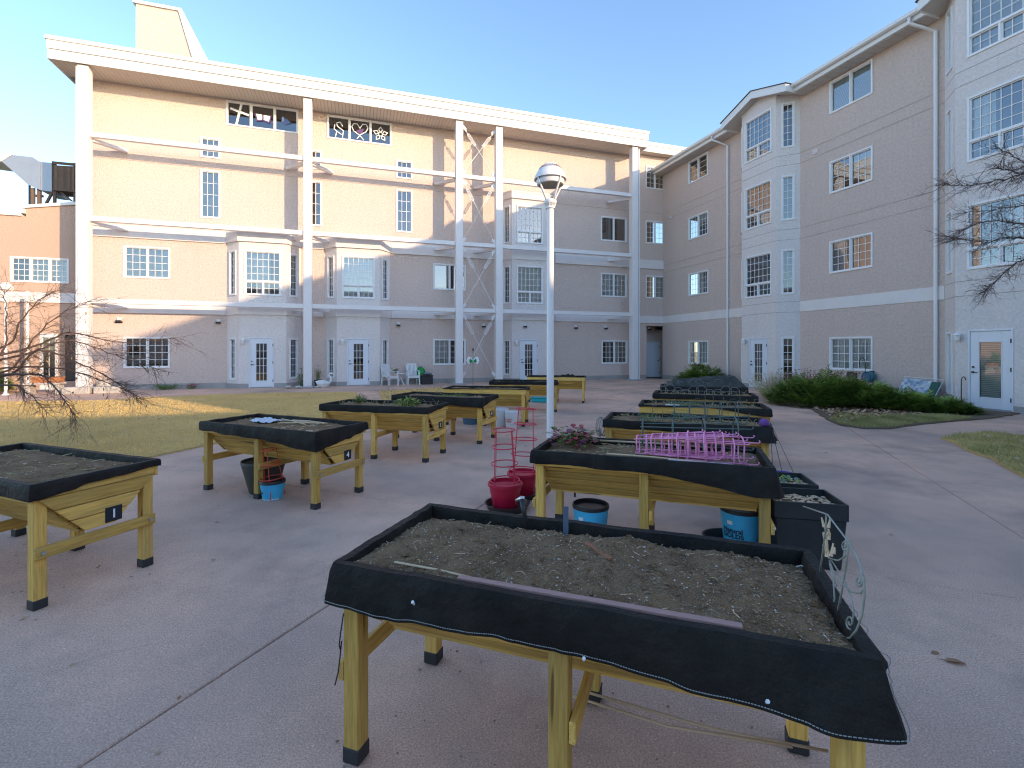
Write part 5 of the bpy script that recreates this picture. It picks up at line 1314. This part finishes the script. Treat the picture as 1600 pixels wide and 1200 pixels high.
twiggy('flower_patch', 'low green plants along the long foundation', *_pa(262, .75), .45, .22, 90, 11, LEAFG, LEAFG, .06, 'plant', 3)
twiggy('flower_patch', 'small magenta flowers along the long foundation', *_pa(299, .75), .22, .22, 50, 12, flat('petal_magenta', (.4,.04,.14), .6), LEAFG, .05, 'plant', 3)
juniper('bright lime green bush at the edge of the annex', -19.75, 17.9, .8, .7, 1.5, 1300, 14)
for c in bpy.data.objects['juniper.004'].children:
    if c.name.startswith('foliage'): c.data.materials.clear(); c.data.materials.append(BUSHY)

# ------------------------------------------------------------------ bare trees reaching in from both sides
def bare_tree(label, base, fork, limbs, seed, dens=1.0, leafn=0, tw=(.14,.5), droop=.25, r0=.10, lr=.019):
    rr = random.Random(seed); o = thing('bare_tree', label, 'tree', (0,0,0))
    b = Vector(base); f = Vector(fork); d = (f-b)
    part('trunk', MB().tube([b, b+d*.35+Vector((.03,.02,0)), b+d*.7+Vector((-.02,.03,0)), f], [r0*1.15, r0, r0*.9, r0*.75], 10), TWIG, o, smooth='all')
    br = MB(); lf = MB(); tips = []
    def twig(p, dr, L, r, lvl):
        n = 4; pts = [p]; e = dr.copy()
        for i in range(n):
            e = (e+Vector((rr.uniform(-.35,.35), rr.uniform(-.35,.35), rr.uniform(-.30,.30)-droop*.22))).normalized(); pts.append(pts[-1]+e*L/n)
        br.tube(pts, [r*(1-.75*i/n) for i in range(n+1)], 3 if lvl else 4, cap=False)
        if lvl < 2:
            for k in range(rr.randint(2, 4) if lvl == 0 else rr.randint(0, 2)):
                i = rr.randint(1, n-1); side = Vector((rr.uniform(-1,1), rr.uniform(-1,1), rr.uniform(-.8,.8))); twig(pts[i], (e*.7+side*.8).normalized(), L*rr.uniform(.35,.65), r*.6, lvl+1)
        tips.append(pts[-1])
    for L in limbs:
        P = [f]+[Vector(p) for p in L]; S = []
        for i in range(len(P)-1):        # smooth the limb
            p0 = P[max(0,i-1)]; p1, p2 = P[i], P[i+1]; p3 = P[min(len(P)-1,i+2)]
            for k in range(6):
                t = k/6; S.append(.5*((2*p1)+(p2-p0)*t+(2*p0-5*p1+4*p2-p3)*t*t+(3*p1-p0-3*p2+p3)*t**3)+Vector((rr.uniform(-.012,.012),rr.uniform(-.012,.012),rr.uniform(-.012,.012))))
        S.append(P[-1]); n = len(S)
        br.tube(S, [max(.004, lr*(1-i/n)**1.15+.003) for i in range(n)], 6)
        for i in range(2, n):
            for _ in range(int(dens*2+rr.random())):
                dr = (S[min(n-1,i+1)]-S[i-1]).normalized(); side = Vector((rr.uniform(-1,1), rr.uniform(-1,1), rr.uniform(-1,1)-droop))
                twig(S[i], (dr*.8+side*.75).normalized(), rr.uniform(*tw), .0036, 0)
    part('branches', br, TWIG, o)
    for _ in range(leafn):
        p = rr.choice(tips); leaf(lf, p, (rr.uniform(-.6,.6), rr.uniform(-.6,.6), -1), (1,0,.2), rr.uniform(.04,.08), .03)
    if leafn: part('dry_leaf', lf, LEAFD2, o, smooth='all', kind='stuff')
a = lambda u, v, Y: tuple(at(u, v, Y))
bare_tree('bare weeping tree leaning in beside the dry lawn', (-9.9,7.3,0), (-9.7,7.4,1.15),
          [[a(0,582,7.5), a(40,545,7.5), a(80,500,7.6), a(145,468,7.8)], [a(0,590,7.4), a(50,552,7.3), a(110,533,7.3), a(180,555,7.4), a(245,577,7.5)],
           [a(10,560,7.8), a(70,548,7.9), a(130,570,7.9), a(185,600,8.0), a(215,622,8.0)], [a(20,585,7.2), a(70,590,7.1), a(100,625,7.1), a(118,655,7.1)],
           [a(0,545,8.2), a(30,505,8.2), a(60,470,8.3), a(85,455,8.3)], [a(-10,560,7.9), a(10,500,7.9), a(5,455,7.9)], [a(0,600,7.0), a(40,612,6.9), a(70,640,6.9)],
           [a(30,548,7.6), a(110,520,7.7), a(190,535,7.7), a(270,528,7.8)], [a(10,575,7.6), a(90,575,7.7), a(150,590,7.8), a(200,612,7.9)]], 11, 1.5, 70, (.16,.55), .15)
bare_tree('bare tree with fine twigs in front of the shaded bay', (10.2,6.6,0), (9.6,6.7,2.6),
          [[a(1640,285,6.8), a(1570,280,6.8), a(1520,290,6.8), a(1478,288,6.9)], [a(1640,380,6.6), a(1580,372,6.6), a(1530,378,6.7), a(1490,372,6.7)],
           [a(1650,300,7.2), a(1600,255,7.2), a(1560,232,7.3)], [a(1650,400,6.9), a(1590,410,6.9), a(1555,440,7.0), a(1540,455,7.0)],
           [a(1650,330,7.0), a(1580,325,7.1), a(1510,332,7.2)], [a(1650,360,6.4), a(1590,350,6.4), a(1545,345,6.4), a(1500,360,6.5)], [a(1650,260,6.6), a(1600,270,6.6), a(1560,262,6.6)]], 17, 1.9, 0, (.12,.40), .05, lr=.012)

# ------------------------------------------------------------------ things along the long facade
def A_pt(x, y, z=0): return Vector((AL.x+DA.x*x+DB.x*y, AL.y+DA.y*x+DB.y*y, z))
def B_pt(x, y, z=0): return Vector((BL.x-DB.x*x+DA.x*y, BL.y-DB.y*x+DA.y*y, z))
def chair(label, p, rz):
    o = thing('garden_chair', label, 'chair', p, rz, 'white plastic garden chairs'); w, d = .25, .24
    seat = MB(); n = 8
    for k in range(5): x0 = -w+.10*k; seat.box(x0+.004, x0+.096, -d, d, .40, .425)
    part('seat', seat, PL_WHITE, o, bevel=.006)
    for x in (-1, 1):
        part('leg', MB().hexa([(x*.27-.025,-.27,0),(x*.27+.025,-.27,0),(x*.27+.025,-.22,0),(x*.27-.025,-.22,0),(x*.25-.03,-.25,.62),(x*.25+.03,-.25,.62),(x*.25+.03,-.20,.62),(x*.25-.03,-.20,.62)]), PL_WHITE, o)
        part('leg', MB().hexa([(x*.25-.025,.27,0),(x*.25+.025,.27,0),(x*.25+.025,.32,0),(x*.25-.025,.32,0),(x*.24-.03,.20,.42),(x*.24+.03,.20,.42),(x*.24+.03,.25,.42),(x*.24-.03,.25,.42)]), PL_WHITE, o)
        part('armrest', MB().hexa([(x*.255-.03,-.28,.62),(x*.255+.03,-.28,.62),(x*.245+.03,.28,.66),(x*.245-.03,.28,.66),(x*.255-.03,-.28,.645),(x*.255+.03,-.28,.645),(x*.245+.03,.28,.685),(x*.245-.03,.28,.685)]), PL_WHITE, o)
    part('apron', MB().box(-.24,.24,-.245,-.225,.33,.40), PL_WHITE, o)
    for k in range(7):
        x = -.18+.06*k
        part('back_slat', MB().hexa([(x-.02,.23,.44),(x+.02,.23,.44),(x+.02,.25,.44),(x-.02,.25,.44),(x*1.05-.022,.34,.92),(x*1.05+.022,.34,.92),(x*1.05+.022,.36,.92),(x*1.05-.022,.36,.92)]), PL_WHITE, o)
    part('top_rail', MB().box(-.23,.23,.335,.37,.90,.98), PL_WHITE, o, bevel=.01)
    for x in (-1, 1): part('back_post', MB().hexa([(x*.225-.02,.225,.42),(x*.225+.02,.225,.42),(x*.225+.02,.26,.42),(x*.225-.02,.26,.42),(x*.225-.02,.335,.92),(x*.225+.02,.335,.92),(x*.225+.02,.37,.92),(x*.225-.02,.37,.92)]), PL_WHITE, o)
chair('white plastic garden chair turned sideways by the bay window', A_pt(ax(609,.2),.1), AANG-R(35)+R(90)-R(20))
chair('white plastic garden chair facing out beside the green bag', A_pt(ax(645,.4),.45), AANG+R(5))
o = thing('side_table', 'small white folding table between the two white chairs', 'table', A_pt(ax(626,.2),.2), AANG)
part('table_top', MB().lathe([(.24,.52),(.25,.53),(.25,.545),(.24,.55)], 24), PL_WHITE, o)
for k in range(4): t = k*1.5708+.6; part('leg', MB().tube([(.22*math.cos(t),.22*math.sin(t),0),(-.10*math.cos(t),-.10*math.sin(t),.52)], .014, 6), PL_WHITE, o)
tp_ = A_pt(ax(619,.2),.22,.55)
clump('potted_plant', 'small dark potted plant on the white folding table', 'plant', tp_+Vector((0,0,.10)), 90, .13, .06, .04, .14, [LEAFG, JUN], 31)
pot('plant_pot', 'little pot under the plant on the folding table', 'pot', tp_, .06, .045, .12, PL_GREY, .004, False, 16)
bx0 = A_pt(ax(667,.4),.5)
o = thing('storage_box', 'dark box holding folded grey cloths by the wall', 'box', bx0, AANG); part('body', MB().box(-.27,.27,-.2,.2,0,.40), PL_BLACK, o, bevel=.015); part('lid', MB().box(-.29,.29,-.22,.22,.40,.44), PL_BLACK, o, bevel=.01)
def lump(name, label, cat, p, sx, sy, sz, m, seed, amp=.25, rz=0.0):
    q = MB(); k, n = 20, 12
    for i in range(n+1):
        t = math.pi*i/n
        for j in range(k):
            a = 6.283*j/k; d = Vector((math.sin(t)*math.cos(a), math.sin(t)*math.sin(a), -math.cos(t))); r = 1+amp*mnoise.noise(d*1.9+Vector((seed,seed*.7,0)))+amp*.4*mnoise.noise(d*5+Vector((0,seed,3)))
            q.v.append((d.x*r*sx, d.y*r*sy, max(0, sz+d.z*r*sz)))
    q.f += [(i*k+j,i*k+(j+1)%k,(i+1)*k+(j+1)%k,(i+1)*k+j) for i in range(n) for j in range(k)]; q.mi += [0]*len(q.f)
    return single(name, q, m, label, cat, p, rz, smooth='all')
lump('cloth_pile', 'crumpled grey-blue cloth on the dark box', 'cloth', bx0+Vector((.03,0,.44)), .22, .15, .06, flat('cloth_grey', (.15,.17,.22), .8), 3)
lump('bag', 'shiny green plastic bag beside the white chair', 'bag', A_pt(ax(658,.6),.75,.0), .22, .18, .40, PL_GREEN, 5, .3)
sw = A_pt(ax(505,-.35),-.35); o = thing('swan_planter', 'white swan-shaped planter next to the column base', 'planter', sw, AANG-R(10))
part('body', MB().lathe([(.10,0),(.20,.08),(.25,.20),(.22,.26),(.20,.25),(.16,.10),(.05,.04)], 20, sx=1.15, sy=.8), PL_WHITE, o, smooth=True)
part('neck', MB().tube([(.24,0,.20),(.33,0,.32),(.30,0,.46),(.24,0,.54),(.28,0,.62),(.36,0,.62),(.42,0,.58)], [.06,.055,.045,.04,.05,.045,.012], 10), PL_WHITE, o, smooth='all')
for s in (-1, 1): part('wing', MB().prism_y([(-.30,.30),(-.2,.16),(.12,.16),(.16,.26),(-.05,.34)], s*.17-.03, s*.17+.03), PL_WHITE, o, bevel=.02)
pp_ = A_pt(ax(497,.1),.2); pot('plant_pot', 'dark square-shouldered pot behind the swan planter', 'pot', pp_, .17, .14, .32, PL_BLACK, .01)
clump('potted_plant', 'upright evergreen sprig in the dark pot by the column', 'plant', pp_+Vector((-.02,0,.26)), 110, .12, .12, .03, .75, [JUN, LEAFG], 33)
clump('potted_plant', 'leafy evergreen on the far side of the same column', 'plant', A_pt(ax(471,.2),.3,0), 120, .15, .14, .04, .95, [JUN, LEAFG], 34)
rr = random.Random(12)
for k in range(5):
    lump('stone', ('flat pale stone at the column foot', 'rounded pale stone by the swan planter', 'small pale stone in front of the column', 'pale stone farthest from the swan planter', 'pale stone tucked behind the column foot')[k], 'stone', A_pt(-16.1+(-.35,.42,.12,-.75,.05)[k], (-.38,-.42,-.52,-.25,.45)[k]), .12+.04*rr.random(), .10, .05+.02*rr.random(), STONE, k+3)
# butterfly stake, pinwheel
o = thing('garden_stake', 'green and white butterfly on a thin garden stake', 'garden ornament', A_pt(ax(739,-1.2),-1.2), AANG-R(15))
part('pole', MB().tube([(0,0,0),(0,0,1.60)], .010, 6), BLACKMET, o); part('finial', MB().lathe([(.0,1.55),(.035,1.60),(.03,1.68),(.0,1.74)], 10), PL_BLACK, o)
for s in (-1, 1):
    part('wing', MB().prism_y([(0,1.08),(s*.10,.98),(s*.24,1.0),(s*.31,1.15),(s*.24,1.34),(s*.10,1.30),(0,1.18)], -.012-.02*s, .0-.02*s), WHITEP, o, bevel=.004)
    part('wing_spot', MB().prism_y([(s*.02,1.10),(s*.12,1.02),(s*.17,1.12),(s*.13,1.24),(s*.03,1.16)], -.05, -.036), PL_GREEN, o)
    part('wing_edge', MB().tube([(0,-.055,1.08),(s*.10,-.055,.98),(s*.24,-.055,1.0),(s*.31,-.055,1.15),(s*.24,-.055,1.34)], .008, 5), REDP, o)
pw = on_p(c5,-.05,.18,f5(-.05,.18)-.04); o = thing('pinwheel', 'small red and white pinwheel on a thin stick in planter 5', 'pinwheel', pw, R(-20))
part('stick', MB().tube([(0,0,0),(.005,0,.46)], .004, 5), WIRE_GREY, o)
for k in range(4): t = R(90*k+20); part('vane', MB().prism_y([(0,.46),(.035*math.cos(t),.46+.035*math.sin(t)),(.03*math.cos(t+.9),.46+.03*math.sin(t+.9))], -.012, -.008), WHITEP if k % 2 else REDP, o)
q = MB(); 
for k in range(3): q.ring((0,0,.62-.10*k), .06+.03*k, .004, 20, 5)
for k in range(3): t = k*2.1; q.tube([(.06*math.cos(t),.06*math.sin(t),.62),(.13*math.cos(t),.13*math.sin(t),.0)], .004, 4)
o = thing('tomato_cage', 'orange wire cage standing behind the number 5 planter end', 'wire cage', on_p(c5,-1.0,.15,0)); part('cage', q, WIRE_ORG, o); o.scale = (1,1,1.25)
# bench and stone plinth near the annex
bp = A_pt(ax(70,-.4),-.4); o = thing('garden_bench', 'low pale bench with orange-brown boxes by the annex', 'bench', bp, AANG)
part('seat', MB().box(-.55,.55,-.22,.22,.36,.43), STONE, o, bevel=.015)
for s in (-1, 1): part('leg', MB().box(s*.42-.07,s*.42+.07,-.18,.18,0,.36), STONE, o, bevel=.01)
for k in range(2): single('planter_box', MB().box(-.17,.17,-.13,.13,0,.20).box(-.19,.19,-.15,.15,.17,.21), flat('box_orange', (.45,.18,.07), .7), ('orange-brown box on the bench nearer the annex wall', 'orange-brown box on the bench nearer the white column')[k], 'box', bp+Vector((DA.x*(-.15+.5*k), DA.y*(-.15+.5*k), .43)), AANG)
for k in range(2): single('stone_block', MB().box(-.42,.42,-.22,.22,0,.26), STONE, ('pale stone block at the foot of the end column', 'pale stone block set apart on the sunlit paving')[k], 'stone block', A_pt(-23.9+.95*k,-.62,0), AANG, bevel=.03)
lump('boulder', 'rounded sandy boulder against the wall corner', 'boulder', A_pt(ax(163,.6),.55), .28, .22, .22, STONE, 8)

# ------------------------------------------------------------------ things along the shaded wing
hr = B_pt(bx_(1357,-.22),-.22,.72); o = thing('hose_reel', 'blue-green garden hose coiled on a wall reel', 'hose reel', hr, BANG)
part('drum', MB().tube([(0,-.10,0),(0,.10,0)], .14, 20), PL_TUB, o, smooth=True)
for k in range(4): part('hose', MB().tube([(.17*math.cos(6.283*i/22),-.075+.05*k,.17*math.sin(6.283*i/22)) for i in range(22)], .022, 6, closed=True), flat('hose_teal', (.05,.17,.20), .45), o, smooth='all')
part('bracket', MB().box(-.05,.05,.10,.20,-.12,.20), BLACKMET, o)
hk = B_pt(bx_(1352,-.3),-.3); wire('plant_hook', [[(0,0,0),(0,0,1.20),(-.03,0,1.32),(-.10,0,1.37),(-.17,0,1.33),(-.20,0,1.22),(-.20,0,1.05)]], .010, BLACKMET, 'curved black plant hanger in front of the blinds', 'plant hook', hk, BANG, 6)
hk2 = G(1502,639); wire('plant_hook', [[(0,0,0),(0,0,.80),(.02,0,.87),(.06,0,.90),(.09,0,.87),(.095,0,.80)]], .011, BLACKMET, 'black shepherd hook standing beside the glazed door', 'plant hook', hk2, BANG, 6)
pot('plant_pot', 'grey-green low pot against the beige wall', 'pot', B_pt(bx_(1389,-.45),-.45), .27, .20, .42, flat('pot_sage', (.16,.19,.15), .6), .01)
cp_ = B_pt(bx_(1433,-.35),-.42); o = thing('lounger_cushions', 'folded floral lounger cushions leaning at the downpipe', 'cushion', cp_, BANG)
for k in range(3):
    c = part('cushion', MB().hexa([(-.46+.42*k*.55,-.30+.02*k,.02),(.10+.42*k*.55,-.30+.02*k,.02),(.10+.42*k*.55,-.21+.02*k,.02),(-.46+.42*k*.55,-.21+.02*k,.02),(-.34+.42*k*.55,-.02+.02*k,.74-.03*k),(.20+.42*k*.55,-.02+.02*k,.74-.03*k),(.20+.42*k*.55,.07+.02*k,.74-.03*k),(-.34+.42*k*.55,.07+.02*k,.74-.03*k)]), CUSH if k < 2 else flat('cushion_green', (.04,.11,.09), .8), o, bevel=.025)
part('frame', MB().tube([(-.5,-.34,.03),(.62,-.34,.03),(.74,0,.76),(-.32,0,.80)], .014, 6), PL_WHITE, o)
pl = B_pt(bx_(1366,-.42),-.42); wire('edging', [[(-.5,0,.36),(0,-.05,.38),(.5,0,.36)]], .02, TWIG, 'low dark branch edging against the beige wall', 'edging', pl, BANG, 6)
